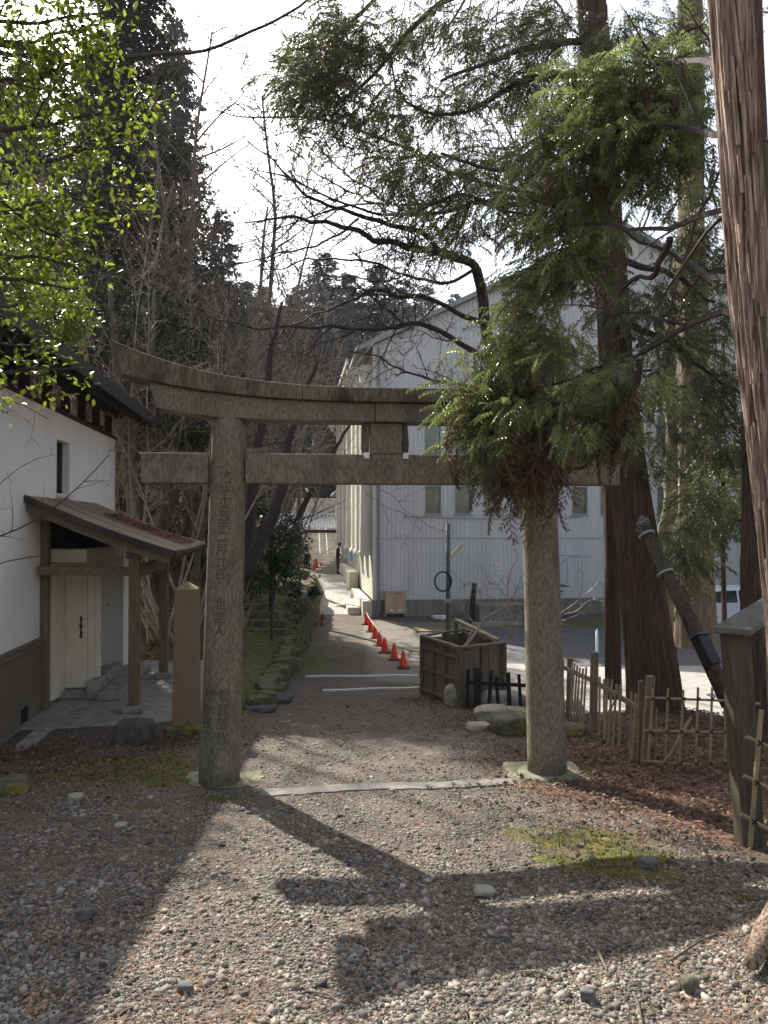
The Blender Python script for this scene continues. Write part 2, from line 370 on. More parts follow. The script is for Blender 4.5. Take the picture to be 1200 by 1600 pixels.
def axis(lo, hi, parts):
    out = [lo]
    for a, b, st in parts:
        n = max(1, int(round((b - a) / st))); out += list(np.linspace(a, b, n, endpoint=False))
    out += [hi]
    return np.unique(np.round(np.array(out), 4))
gx = axis(-400, 400, [(-400, -60, 20), (-60, -14, 1.5), (-14, -5, .3), (-5, 5, .09), (5, 16, .3), (16, 60, 1.5), (60, 400, 20)])
gy = axis(-200, 500, [(-200, -20, 12), (-20, 1, 1), (1, 13, .09), (13, 22, .15), (22, 50, .4), (50, 100, 2), (100, 500, 15)])
def grid(name, gx, gy, m, dz=0.0, keep=None, zf=G):
    X, Y = np.meshgrid(gx, gy); Z = zf(X, Y) + dz
    V = np.stack([X.ravel(), Y.ravel(), Z.ravel()], 1)
    nx = len(gx); i, j = np.meshgrid(np.arange(nx - 1), np.arange(len(gy) - 1)); b = (j * nx + i).ravel()
    F = np.stack([b, b + 1, b + nx + 1, b + nx], 1)
    if keep is not None:
        cx = V[F][:, :, 0].mean(1); cy = V[F][:, :, 1].mean(1); F = F[keep(cx, cy)]
        used, inv = np.unique(F, return_inverse=True); V = V[used]; F = inv.reshape(-1, 4)
    return np_mesh(name, V, F, m, smooth=True), V

def ground_material():
    m = bpy.data.materials.new('ground_gravel_moss_leaves'); m.use_nodes = True
    n = m.node_tree.nodes; l = m.node_tree.links
    b = n['Principled BSDF']; b.inputs['Roughness'].default_value = .9; b.inputs['Specular IOR Level'].default_value = .2
    at = n.new('ShaderNodeAttribute'); at.attribute_name = 'mask'
    sep = n.new('ShaderNodeSeparateColor'); l.new(at.outputs['Color'], sep.inputs[0])
    tc = n.new('ShaderNodeTexCoord')
    def noise(scale, d=5):
        x = n.new('ShaderNodeTexNoise'); x.inputs['Scale'].default_value = scale; x.inputs['Detail'].default_value = d
        x.inputs['Roughness'].default_value = .6
        l.new(tc.outputs['Object'], x.inputs['Vector']); return x.outputs['Fac']
    def ramp(f, a, ca, b_, cb):
        r = n.new('ShaderNodeValToRGB'); e = r.color_ramp.elements
        e[0].position = a; e[0].color = (*ca, 1); e[1].position = b_; e[1].color = (*cb, 1)
        l.new(f, r.inputs[0]); return r.outputs[0]
    def mix(f, a, b_, mode='MIX'):
        x = n.new('ShaderNodeMixRGB'); x.blend_type = mode
        if isinstance(f, (int, float)): x.inputs[0].default_value = f
        else: l.new(f, x.inputs[0])
        l.new(a, x.inputs[1]); l.new(b_, x.inputs[2]); return x.outputs[0]
    def math_(op, a, b_):
        x = n.new('ShaderNodeMath'); x.operation = op
        for k, q in enumerate((a, b_)):
            if isinstance(q, (int, float)): x.inputs[k].default_value = q
            else: l.new(q, x.inputs[k])
        return x.outputs[0]
    vo = n.new('ShaderNodeTexVoronoi'); vo.inputs['Scale'].default_value = 62; l.new(tc.outputs['Object'], vo.inputs['Vector'])
    vs = n.new('ShaderNodeSeparateColor'); l.new(vo.outputs['Color'], vs.inputs[0])
    stone = ramp(vs.outputs[0], .1, (.065, .06, .052), .95, (.29, .265, .225))
    red = ramp(vs.outputs[1], .72, (1, 1, 1), .95, (1.0, .62, .42))
    stone = mix(1, stone, red, 'MULTIPLY')
    edge = ramp(vo.outputs['Distance'], .25, (1, 1, 1), .75, (.35, .32, .28))
    stone = mix(1, stone, edge, 'MULTIPLY')
    soil = ramp(noise(9), .35, (.10, .08, .062), .65, (.20, .165, .13))
    grav = mix(ramp(noise(1.7), .46, (0, 0, 0), .62, (.75, .75, .75)), stone, soil)
    vl = n.new('ShaderNodeTexVoronoi'); vl.inputs['Scale'].default_value = 21; l.new(tc.outputs['Object'], vl.inputs['Vector'])
    vls = n.new('ShaderNodeSeparateColor'); l.new(vl.outputs['Color'], vls.inputs[0])
    leaf = ramp(vls.outputs[0], 0, (.045, .026, .02), 1, (.20, .11, .068))
    moss = ramp(noise(14), .35, (.055, .065, .016), .68, (.155, .145, .03))
    moss = mix(ramp(noise(4.5, 8), .5, (0, 0, 0), .62, (.8, .8, .8)), moss, soil)
    n1 = math_('MULTIPLY', math_('SUBTRACT', noise(5, 8), .5), 1.6)
    fl = ramp(math_('ADD', sep.outputs[1], n1), .40, (0, 0, 0), .60, (1, 1, 1))
    fm = ramp(math_('ADD', sep.outputs[0], n1), .42, (0, 0, 0), .58, (1, 1, 1))
    c = mix(fl, grav, leaf); c = mix(fm, c, moss)
    forest = ramp(noise(.25, 9), .35, (.05, .052, .03), .65, (.12, .09, .06))
    pale = mix(1, ramp(noise(30), .35, (.21, .19, .16), .65, (.36, .33, .28)), edge, 'MULTIPLY')  # paler gravel tone, sunlight on the yard painted into the colour
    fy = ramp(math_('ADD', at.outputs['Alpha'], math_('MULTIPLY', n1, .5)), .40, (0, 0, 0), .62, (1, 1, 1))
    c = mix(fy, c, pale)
    c = mix(sep.outputs[2], c, forest)
    l.new(c, b.inputs['Base Color'])
    hgt = math_('ADD', math_('MULTIPLY', vo.outputs['Distance'], -1.0), math_('MULTIPLY', noise(60), .8))
    bp = n.new('ShaderNodeBump'); bp.inputs['Strength'].default_value = .9; bp.inputs['Distance'].default_value = .012
    l.new(hgt, bp.inputs['Height']); l.new(bp.outputs[0], b.inputs['Normal'])
    return m
def sunlit_yard_mask(x, y):  # area of the yard where sunlight is painted on
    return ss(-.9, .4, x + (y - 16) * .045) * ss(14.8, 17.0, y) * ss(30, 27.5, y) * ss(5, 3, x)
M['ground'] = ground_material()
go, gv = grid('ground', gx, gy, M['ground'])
go['kind'] = 'structure'
mm_ = masks(gv[:, 0], gv[:, 1])
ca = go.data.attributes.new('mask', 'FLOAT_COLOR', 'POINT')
ca.data.foreach_set('color', np.stack([mm_[0], mm_[1], mm_[2], sunlit_yard_mask(gv[:, 0], gv[:, 1])], 1).astype(np.float32).ravel())

def wob(y, a=.12): return a * np.sin(y * 1.3) + a * .5 * np.sin(y * 3.7 + 1)
rx = np.arange(-9, 16, .3); ry = np.arange(30, 76, .4)
o, _ = grid('asphalt_road', np.arange(-12, 16, .25), np.arange(30.4, 76, .3), M['concrete_road'], .012,
            keep=lambda x, y: (x > XW(y) + .1 - 9 * ss(36, 44, y)) & (x < -.9 - .117 * (y - 30)) )
o['kind'] = 'structure'
o, _ = grid('asphalt_yard', np.arange(2, 17, .3), np.arange(17.0, 27.5, .3), M['asphalt'], .012,
            keep=lambda x, y: (x > 2.6 + (27.5 - y) * .02 + wob(y)) & (y > 19.4 - (x - 3) * .12 + .2 * np.sin(x)))
o['kind'] = 'structure'
o, _ = grid('concrete_apron', np.arange(1.6, 17, .25), np.arange(13.2, 20, .25), M['concrete_road'], .008,
            keep=lambda x, y: (x > 2.6 + .3 * np.sin(y * 2)) & (y > 14.0 + wob(x)) & (y < 19.5 - (x - 3) * .12 + .2 * np.sin(x)))
o['kind'] = 'structure'

# ------------------------------------------------------------------ storehouse on the left
RZ = math.radians(6.67)
def stone_box(sx, sy, sz, seed, sub=1, amp=.12):
    """irregular block stone"""
    rr = random.Random(seed)
    mb = MB(); mb.box(-sx / 2, sx / 2, -sy / 2, sy / 2, 0, sz)
    vs = []
    import bmesh
    bm = bmesh.new()
    vv = [bm.verts.new(v) for v in mb.v]
    for f in mb.f: bm.faces.new([vv[i] for i in f])
    bmesh.ops.subdivide_edges(bm, edges=bm.edges[:], cuts=sub, use_grid_fill=True)
    for _ in range(2 if sub > 1 and amp > .06 else 1): bmesh.ops.smooth_vert(bm, verts=bm.verts[:], factor=.5, use_axis_x=True, use_axis_y=True, use_axis_z=True)
    for v in bm.verts:
        v.co += Vector((rr.uniform(-1, 1) * sx, rr.uniform(-1, 1) * sy, rr.uniform(-1, 1) * sz)) * amp
    me = bpy.data.meshes.new('stone'); bm.to_mesh(me); bm.free(); return me

kura = empty('storehouse', (-5.07, 11.4, -1.13), RZ, 'white plastered storehouse with wooden wainscot, dark roof and small porch', 'storehouse')
WT = 4.5
mb = MB()   # wall with window and door openings
T = -.32
mb.box(T, 0, -7, .67, 0, WT); mb.box(T, 0, .67, 1.37, 0, 0.08)
mb.box(T, 0, .67, 1.37, 1.98, 3.23)
mb.box(T, 0, .67, 1.37, 4.08, WT)
mb.box(T, 0, 1.37, 2.5, 1.98, WT); mb.box(T, 0, 1.37, 2.5, 0, .08)
mb.box(T, 0, 2.5, 4.63, 0, WT)
mb.box(-6.5, T, 4.31, 4.63, 0, WT); mb.box(-6.5, T, -7, -6.7, 0, WT); mb.box(-6.5, -6.2, -6.7, 4.31, 0, WT)
mb.build('wall', M['plaster'], kura)
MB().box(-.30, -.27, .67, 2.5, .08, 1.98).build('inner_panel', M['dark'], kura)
win = MB().box(-.15, -.12, .67, 1.37, 3.23, 4.08).build('window', M['dark'], kura)
f = MB().box(-.118, -.10, .68, .92, 3.24, 4.07)
f.build('shutter', M['darkwood'], win)
f = MB()
for k in range(5): f.box(-.095, -.08, .70, .94, 3.28 + k * .16, 3.33 + k * .16)
f.build('lattice', M['darkwood'], win)
MB().box(-.02, .05, .62, 1.42, 3.17, 3.225).build('window_sill', M['plaster_door'], kura)
# wainscot planks
pl = MB().box(.002, .035, 0, .158, 0, .98).mesh('plank')
pl.materials.append(M['wains'])
for k in range(28):
    y = -.10 - .168 * (k + 1)
    if k in (3, 4):
        me = MB().box(.002, .035, 0, .158, .22, .98).mesh('plank'); me.materials.append(M['wains'])
        me2 = me
    else: me2 = pl
    o = bpy.data.objects.new('plank', me2); col.objects.link(o); o.parent = kura; o.location = (R.uniform(0, .006), y, R.uniform(-.01, .01))
MB().box(.0, .07, -5, -.09, .97, 1.08).build('wainscot_rail', M['wood_y'], kura, bevel=.006)
MB().box(.0, .012, -1.0, -.6, .0, .22).build('vent', M['dark'], kura)
MB().box(-.02, .11, -.09, .05, -.02, 2.78).build('corner_post', M['wood'], kura, bevel=.008)
# plaster hood over the door
hood = MB(); hood.box(0.004, .56, .3, 2.75, 2.15, 2.36)
hood.build('door_hood', M['plaster_door'], kura, bevel=.015)
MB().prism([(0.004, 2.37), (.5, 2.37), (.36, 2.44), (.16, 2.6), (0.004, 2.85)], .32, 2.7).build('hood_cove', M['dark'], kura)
# open door leaves
d1 = MB().box(0.01, .42, .86, 1.04, .13, 2.13).build('door', M['plaster_door'], kura, bevel=.01)
MB().box(.423, .52, .90, 1.04, .13, 2.10).build('door_edge', M['plaster_door'], d1, bevel=.008)
MB().box(.523, .60, .95, 1.04, .15, 1.95).build('door_edge', M['plaster_door'], d1, bevel=.008)
h = MB().box(.33, .352, .825, .838, .95, 1.28); h.box(.325, .357, .838, .86, .98, 1.02); h.box(.325, .357, .838, .86, 1.2, 1.24)
h.box(.322, .36, .822, .84, .93, .97); h.box(.318, .364, .822, .84, 1.1, 1.14)
h.build('door_handle', M['iron'], d1)
for z in (.45, 1.78):
    MB().box(-.0, .035, .84, .858, z, z + .14).box(.0, .06, .835, .857, z + .05, z + .075).build('hinge', M['iron'], d1)
A = Matrix.Rotation(math.radians(-28), 4, 'Z'); A.translation = Vector((0.02, 3.25, 0))
d2 = MB().box(0, .66, -.09, .09, .12, 2.45, A).build('door', M['plaster'], kura, bevel=.01)
MB().box(.30, .34, -.11, -.091, 1.22, 1.24, A).build('door_stud', M['iron'], d2)
# jamb
MB().box(.004, .10, .30, .84, .06, 2.13).build('door_jamb', M['plaster_door'], kura, bevel=.01)
# steps, slab
MB().box(.02, .50, .62, 2.9, 0.005, .12).build('plinth', M['slab'], kura, bevel=.02)
MB().box(.50, .66, .55, 2.4, 0.005, .28).build('plinth_stone', M['slab'], kura, bevel=.02)
MB().box(.68, 1.0, .45, 3.2, 0.005, .12).build('door_step', M['slab'], kura, bevel=.015)
sl_ = MB(); sl_.add([(-.05, -1.1, 0), (2.25, -.9, 0), (2.5, 3.9, 0), (-.05, 4.2, 0), (-.05, -1.1, -.3), (2.25, -.9, -.3), (2.5, 3.9, -.3), (-.05, 4.2, -.3)],
    [(0, 1, 2, 3), (0, 4, 5, 1), (1, 5, 6, 2), (2, 6, 7, 3), (3, 7, 4, 0)])
sl_.build('porch_slab', M['slab'], kura, bevel=.02)
g = MB(); g.box(.32, .52, -5.2, -1.15, -.02, .035); g.build('gutter_stone', M['slab'], kura, bevel=.01)
MB().box(-.02, .08, -5.2, -.09, -.2, -.005).build('foundation', M['found'], kura)
# porch posts, beams, roof
def post_at(y):
    p = MB().box(1.32, 1.47, y - .075, y + .075, .10, 2.33).build('porch_post', M['wood'], kura, bevel=.01)
    MB().box(1.25, 1.54, y - .145, y + .145, 0.003, .10).build('post_base', M['slab'], p, bevel=.015)
    return p
post_at(-.30); post_at(2.25)
MB().bar((0.05, -.30, 2.07), (1.32, -.30, 2.05), .10, .13).build('porch_beam', M['wood_y'], kura, bevel=.008)
MB().bar((1.39, -.22, 2.04), (1.39, 2.17, 2.04), .10, .18).build('porch_beam', M['wood_y'], kura, bevel=.008)
MB().bar((1.395, -.62, 2.38), (1.395, 3.0, 2.38), .13, .11).build('porch_purlin', M['wood_y'], kura, bevel=.008)
MB().box(1.28, 1.51, -.42, -.18, 2.24, 2.32).build('bracket', M['wood_y'], kura, bevel=.02)
def zr(x): return 3.14 - .435 * x + .022 * x * x - .02 * math.sin(x * 1.6)
for y in (-.66, .6, 1.8, 2.96):
    ms = MB()
    for k in range(8):
        a = k * .245; b = a + .245
        ms.bar((a, y, zr(a) - .13), (b + .003, y, zr(b) - .13), .09, .15)
    ms.build('rafter', M['wood_y'], kura)
rf = MB()
N = 16
for k in range(N + 1):
    x = 2.03 * k / N; lift = 0
    for y in (-.78, 1.1, 3.12):
        lift = .05 * (k / N) ** 3 if y > 3 else (.02 * (k / N) ** 3 if y < 0 else 0)
        rf.v.append((x, y, zr(x) + lift)); rf.v.append((x, y, zr(x) - .045 + lift))
for k in range(N):
    for j in range(2):
        a = k * 6 + j * 2
        rf.f.append((a, a + 6, a + 8, a + 2)); rf.f.append((a + 1, a + 3, a + 9, a + 7))
    a = k * 6; rf.f.append((a, a + 1, a + 7, a + 6)); rf.f.append((a + 4, a + 10, a + 11, a + 5))
a = N * 6; rf.f += [(a, a + 1, a + 3, a + 2), (a + 2, a + 3, a + 5, a + 4)]
pr = rf.build('porch_roof', M['porch_roof'], kura)
s = MB()
for k in range(8):
    a = k * .254; b = a + .254
    s.bar((a, -.797, zr(a) - .03), (b + .002, -.797, zr(b) - .03 + .0005 * k), .03, .085)
s.build('fascia', M['roof'], pr)
MB().box(2.032, 2.05, -.78, 3.12, zr(2.03) - .06, zr(2.03) + .0).build('fascia', M['darkwood'], pr)
for y in (.17, 1.13, 2.1):
    s = MB()
    for k in range(8):
        a = k * .254; b = a + .25; s.bar((a, y, zr(a) + .006), (b, y, zr(b) + .006), .02, .014)
    s.build('roof_seam', M['porch_roof'], pr)
# main roof floating above the wall
rt = MB(); z0 = 4.93
rt.add([(.68, -7.6, z0), (-3.1, -7.6, z0 + 2.0), (-6.9, -7.6, z0), (.68, 5.65, z0), (-3.1, 5.65, z0 + 2.0), (-6.9, 5.65, z0),
        (.68, -7.6, z0 + .14), (-3.1, -7.6, z0 + 2.16), (-6.9, -7.6, z0 + .14), (.68, 5.65, z0 + .14), (-3.1, 5.65, z0 + 2.16), (-6.9, 5.65, z0 + .14)],
       [(0, 1, 4, 3), (1, 2, 5, 4), (6, 9, 10, 7), (7, 10, 11, 8), (0, 3, 9, 6), (2, 8, 11, 5), (0, 6, 7, 1), (1, 7, 8, 2), (3, 4, 10, 9), (4, 5, 11, 10)])
mr_ = rt.build('roof', M['roof'], kura)
MB().box(.683, .71, -7.6, 5.68, z0 - .05, z0 + .17).build('fascia', M['darkwood'], mr_)
MB().bar((-.1, -7, z0 + .20), (-.1, 5.4, z0 + .20), .16, .18).build('eave_beam', M['darkwood'], kura)
MB().bar((.40, -7.4, z0 + .04), (.40, 5.5, z0 + .04), .10, .10).build('eave_beam', M['darkwood'], kura)
MB().box(-.28, .03, -7, 4.65, WT + .002, WT + .06).build('wall_plate', M['darkwood'], kura)
for k in range(12):
    y = 4.5 - k * 1.0
    MB().box(-.17, -.05, y - .06, y + .06, WT + .06, z0 + .12).build('strut', M['darkwood'], kura)
for k in range(14):
    y = 5.3 - k * .9
    MB().bar((.66, y, z0 - .045), (-2.6, y, z0 + 1.69), .07, .08).build('roof_rafter', M['darkwood'], kura)
for k in range(2):
    MB().bar((-3, 4.4, WT + .15 + k * .8), (-.2, 4.4, WT + .15 + k * .05), .1, .12).build('gable_beam', M['darkwood'], kura)

# ------------------------------------------------------------------ stone gate (torii)
TZ = math.atan2(.3, 3.12)
TG = empty('torii_gate', (0.02, 7.35, -.82), TZ, 'weathered grey stone torii gate with curved lintel standing over the gravel path', 'torii gate')
# local z: world + .82 ; eye height 2.42 above local zero
E0 = EYE + .82
def round_pillar(x0, x1, z0, z1, r0, r1, name, m, n=40):
    mbp = MB(); rings = 14; pts = []; rd = []
    for i in range(rings + 1):
        t = i / rings; pts.append((x0 + (x1 - x0) * t, 0, z0 + (z1 - z0) * t)); rd.append(r0 + (r1 - r0) * t)
    mbp.tube(pts, rd, n)
    return mbp.build(name, m, TG, smooth=True)
PLX0, PLX1, PRX0, PRX1 = -1.565, -1.475, 1.575, 1.485
pL = round_pillar(PLX0, PLX1, -.02, 3.42, .19, .160, 'pillar', M['torii']); pL['label'] = 'left pillar with carved inscription'
pR = round_pillar(PRX0, PRX1, -.02, 3.42, .19, .160, 'pillar', M['torii']); pR['label'] = 'plain right pillar half covered by cedar foliage'
for pob, x in ((pL, PLX0), (pR, PRX0)):
    r = MB(); r.tube([(x, 0, -.02), (x, 0, .012), (x, 0, .03), (x, 0, .038)], [.285, .29, .27, .21], 40); r.build('base_ring', M['slab_moss'], pob, smooth=False)
    if x < 0:
        MB().add([], [])
    q = MB()
    q.add([(x - .44, -.33, .0), (x + .40, -.30, .0), (x + .38, .40, .0), (x - .33, .44, .0), (x - .46, -.36, -.25), (x + .44, -.34, -.25), (x + .4, .42, -.25), (x - .35, .46, -.25)],
          [(0, 1, 2, 3), (0, 4, 5, 1), (1, 5, 6, 2), (2, 6, 7, 3), (3, 7, 4, 0)])
    q.build('base_slab', M['slab_moss'], pob, bevel=.02)
def k_top(x): return 3.698 + .40 * (abs(x) / 2.53) ** 2.8
def k_bot(x): return 3.566 + .235 * (abs(x) / 2.5) ** 2.7
def s_bot(x): return 3.390 + .10 * (abs(x) / 2.12) ** 5
def beam(x0, x1, fb, ft, y, mname, name, sl0=0.0, sl1=0.0, n=20):
    """stone beam whose lower and upper edges follow two curves"""
    m = MB()
    for i in range(n + 1):
        x = x0 + (x1 - x0) * i / n
        e = -sl0 if i == 0 else (sl1 if i == n else 0)
        m.v += [(x, -y, fb(x)), (x, y, fb(x)), (x + e, y, ft(x + e)), (x + e, -y, ft(x + e))]
    for i in range(n):
        for j in range(4):
            a = i * 4 + j; b = i * 4 + (j + 1) % 4
            m.f.append((a, a + 4, b + 4, b))
    m.f.append((0, 1, 2, 3)); k = n * 4; m.f.append((k + 3, k + 2, k + 1, k))
    return m.build(name, M[mname], TG, bevel=.01)
for (a, b) in ((-2.12, -.12), (-.114, .62), (.626, 2.06)):
    beam(a, b, s_bot, lambda x: k_bot(x) - .003, .155, 'torii', 'upper_beam', .08 if a < -2 else 0, .08 if b > 2 else 0)
for (a, b) in ((-2.42, -.80), (-.794, 1.2), (1.206, 2.30)):
    beam(a, b, k_bot, k_top, .215, 'torii_dark', 'curved_lintel', .10 if a < -2 else 0, .10 if b > 2.2 else 0)
NZ0, NZ1 = E0 + .385, E0 + .665
tb = MB(); tb.box(-2.27, -1.665, -.10, .10, NZ0, NZ1); tb.build('tie_beam', M['torii'], TG, bevel=.01)
tb = MB(); tb.box(-1.325, 1.335, -.10, .10, NZ0, NZ1); tb.build('tie_beam', M['torii'], TG, bevel=.01)
tb = MB(); tb.box(1.67, 2.28, -.10, .10, NZ0, NZ1); tb.build('tie_beam', M['torii'], TG, bevel=.01)
for x, s in ((-1.325, 1),):
    wdg = MB(); wdg.prism([(x, NZ1 + .003), (x + .21 * s, NZ1 + .003), (x + .19 * s, NZ1 + .075), (x + .11, NZ1 + .05), (x, NZ1 + .055)], -.05, .05)
    wdg.build('wedge', M['torii'], TG)
c = MB().box(-.155, .145, -.09, .09, NZ1 + .002, 3.383); cs = c.build('center_strut', M['torii'], TG, bevel=.01)
MB().prism([(-.225, NZ1 + .003), (-.165, NZ1 + .003), (-.160, 3.38), (-.235, 3.38), (-.245, 3.15)], -.05, .04).build('strut_flange', M['torii_dark'], cs, bevel=.006)
MB().prism([(.155, NZ1 + .003), (.205, NZ1 + .003), (.215, 3.2), (.2, 3.38), (.150, 3.38)], -.05, .04).build('strut_flange', M['torii_dark'], cs, bevel=.006)
for x in (-.195, .175):
    MB().box(x - .025, x + .025, -.125, -.104, NZ1 - .04, NZ1 + .015).build('metal_bracket', M['white_paint'], TG)

# carved inscription wrapped round the left pillar
def text_mesh(s, size, m, ext=.0):
    cu = bpy.data.curves.new('txt', 'FONT'); cu.body = s; cu.size = size; cu.align_x = 'CENTER'; cu.align_y = 'CENTER'
    cu.extrude = ext; cu.resolution_u = 2
    o = bpy.data.objects.new('txt', cu); col.objects.link(o)
    dg = bpy.context.evaluated_depsgraph_get(); me = bpy.data.meshes.new_from_object(o.evaluated_get(dg))
    bpy.data.objects.remove(o); me.materials.clear(); me.materials.append(m)
    return me
def carve(ch, px, py, size):
    """one character cut on the front of the left pillar"""
    z = E0 + (820 - py) / 1200 * 7.03
    t = z / 3.42; cx = PLX0 + (PLX1 - PLX0) * t; r = .19 + (.16 - .19) * t
    me = text_mesh(ch, size, M['carved'])
    x0 = (px - (345 + (359 - 345) * t)) / 1200 * 7.03
    import bmesh
    bm = bmesh.new(); bm.from_mesh(me); bmesh.ops.triangulate(bm, faces=bm.faces[:]); bmesh.ops.subdivide_edges(bm, edges=[e for e in bm.edges if e.calc_length() > .012], cuts=3, use_grid_fill=True); bmesh.ops.triangulate(bm, faces=bm.faces[:]); bm.to_mesh(me); bm.free()
    for v in me.vertices:
        a = (v.co.x + x0) / r; zz = z + v.co.y
        tt = zz / 3.42; ccx = PLX0 + (PLX1 - PLX0) * tt; rr = .19 - .03 * tt + .0022
        v.co = (ccx + rr * math.sin(a), -rr * math.cos(a), zz)
    o = bpy.data.objects.new('inscription_character', me); col.objects.link(o); o.parent = pL
for i, ch in enumerate('大正十三年二月廿日'):
    carve(ch, 357 - i * 1.1, 742 + i * 19.6, .115)
for i, ch in enumerate('世話人'): carve(ch, 349 - i * .8, 945 + i * 21, .115)
for i, ch in enumerate('發起惣代'): carve(ch, 356 - i, 1087 + i * 22, .12)
for i, ch in enumerate('村中氏子'): carve(ch, 330 - i, 1087 + i * 22, .12)

# threshold strip between the pillars
p0 = onG(408, 1240); p1 = onG(800, 1222)
mb = MB(); n = 24
for i in range(n + 1):
    t = i / n; p = p0.lerp(p1, t); w_ = .085 + .012 * math.sin(i * 2.1); zt = Gf(p.x, p.y) + .022
    mb.v += [(p.x, p.y - w_, zt - .1), (p.x, p.y - w_, zt), (p.x, p.y + w_, zt), (p.x, p.y + w_, zt - .1)]
for i in range(n):
    for j in range(3): a = i * 4 + j; mb.f.append((a, a + 4, a + 5, a + 1))
mb.f += [(0, 1, 2, 3), (n * 4 + 3, n * 4 + 2, n * 4 + 1, n * 4)]
mb.thing('threshold_slab', M['thresh'], p0, 'long pale concrete strip set in the gravel between the torii pillars', 'threshold')
for (a, b, lab) in (((478, 1058), (652, 1056), 'thin pale edging stone across the path, the farther of two, nearest the cones'),
                    ((505, 1080), (655, 1075), 'thin pale edging stone across the path, the nearer of two, partly buried')):
    q0 = onG(*a); q1 = onG(*b); mb = MB(); n = 10
    for i in range(n):
        u0 = q0.lerp(q1, i / n); u1 = q0.lerp(q1, (i + 1) / n)
        u0.z = Gf(u0.x, u0.y) + .01; u1.z = Gf(u1.x, u1.y) + .01
        mb.bar(u0, u1, .09, .05)
    mb.thing('edging_stone', M['white_strip'], q0, lab, 'edging stone')

# stone marker pillar
b = onG(293, 1143)
mk = empty('stone_marker', (b.x, b.y, b.z), RZ, 'brown tapered stone marker pillar with pointed top between porch and torii', 'stone marker')
m_ = MB(); r0, r1 = .165, .145
hh = (1130 - 922) / 1200 * b.y
for z, r in ((.0, r0), (hh, r1), (hh + .10, 0.004)):
    m_.v += [(-r, -r, z), (r, -r, z), (r, r, z), (-r, r, z)]
for k in (0, 4):
    for j in range(4): m_.f.append((k + j, k + (j + 1) % 4, k + 4 + (j + 1) % 4, k + 4 + j))
m_.f.append((8, 9, 10, 11))
so_ = m_.build('shaft', M['obelisk'], mk, bevel=.01); so_.location = (0, 0, .12)
MB().box(-.25, .25, -.23, .23, -.12, .115).build('plinth', M['rock_moss'], mk, bevel=.03)

# ------------------------------------------------------------------ grey warehouse
WH = empty('warehouse', (-.42, 30, -1.97), RZ, 'large pale grey warehouse of corrugated metal beyond the yard with rows of tall windows', 'warehouse')
FX = 21.0; PK = 10.2; EV = 10.6; PZ = EV + PK * .49
winx = [2.37 + 1.2 * k for k in range(14)]
wins = [(x, z0_, z1_) for x in winx for (z0_, z1_) in ((3.98, 5.12), (6.28, 8.05))]
def roofz(x): return EV + (.49 * x if x < PK else .49 * (2 * PK - x))
# facade built of strips that leave the window openings free
fac = MB()
xs = sorted(set([0, FX] + [x - .33 for x in winx] + [x + .33 for x in winx] + [PK]))
for a, b_ in zip(xs[:-1], xs[1:]):
    isw = any(abs((a + b_) / 2 - x) < .33 for x in winx)
    segs = [(.63, 3.98), (5.12, 6.28), (8.05, None)] if isw else [(.63, None)]
    for z0_, z1_ in segs:
        if z1_ is None:
            fac.add([(a, 0, z0_), (b_, 0, z0_), (b_, 0, roofz(b_)), (a, 0, roofz(a)), (a, .2, z0_), (b_, .2, z0_), (b_, .2, roofz(b_)), (a, .2, roofz(a))],
                    [(0, 1, 2, 3), (4, 7, 6, 5), (0, 4, 5, 1), (0, 3, 7, 4), (1, 5, 6, 2), (3, 2, 6, 7)])
        else: fac.box(a, b_, 0, .2, z0_, z1_)
fac.build('front_wall', M['siding'], WH)
rib = MB(); x = .06
while x < FX:
    segs = [(.66, 3.02), (3.05, None)]
    near = [w0 for w0 in winx if abs(x - w0) < .37]
    if near: segs = [(.66, 3.02), (3.05, 3.94), (5.16, 6.24), (8.09, None)]
    for z0_, z1_ in segs:
        zt = (roofz(x) - .05) if z1_ is None else z1_
        rib.add([(x - .038, -.001, z0_), (x - .020, -.030, z0_), (x + .020, -.030, z0_), (x + .038, -.001, z0_),
                 (x - .038, -.001, zt), (x - .020, -.030, zt), (x + .020, -.030, zt), (x + .038, -.001, zt)],
                [(0, 1, 5, 4), (1, 2, 6, 5), (2, 3, 7, 6), (4, 5, 6, 7), (0, 3, 2, 1)])
    x += .172
tag(rib.build('siding_ribs', M['siding'], WH), kind='stuff')
MB().box(-.01, FX, -.038, -.032, 3.022, 3.045).build('siding_joint', M['frame'], WH)
MB().box(-.03, .09, -.05, -.002, .63, EV).build('corner_trim', M['side_white'], WH)
wi = MB().box(-.33, .33, .10, .12, 0, 1.14).mesh('window'); wi.materials.append(M['glass'])
wi2 = MB().box(-.33, .33, .10, .12, 0, 1.77).mesh('window'); wi2.materials.append(M['glass'])
def fr_mesh(h):
    f = MB(); f.box(-.33, -.29, -.02, .098, 0, h); f.box(.29, .33, -.02, .098, 0, h); f.box(-.29, .29, -.02, .098, h - .045, h); f.box(-.29, .29, -.02, .098, 0, .045)
    if h > 1.5: f.box(-.29, .29, -.01, .095, .30, .34)
    me = f.mesh('window_frame'); me.materials.append(M['frame']); return me
sm = MB().box(-.37, .37, -.06, .0, -.05, -.003).mesh('sill'); sm.materials.append(M['frame'])
f1, f2 = fr_mesh(1.14), fr_mesh(1.77)
for (x, a, b_) in wins:
    lo = a < 5
    o = bpy.data.objects.new('window', wi if lo else wi2); col.objects.link(o); o.parent = WH; o.location = (x, 0, a)
    p = bpy.data.objects.new('window_frame', f1 if lo else f2); col.objects.link(p); p.parent = o
    p = bpy.data.objects.new('sill', sm); col.objects.link(p); p.parent = o
MB().box(-.06, FX + .05, -.07, .25, -.5, .625).build('foundation', M['found'], WH)
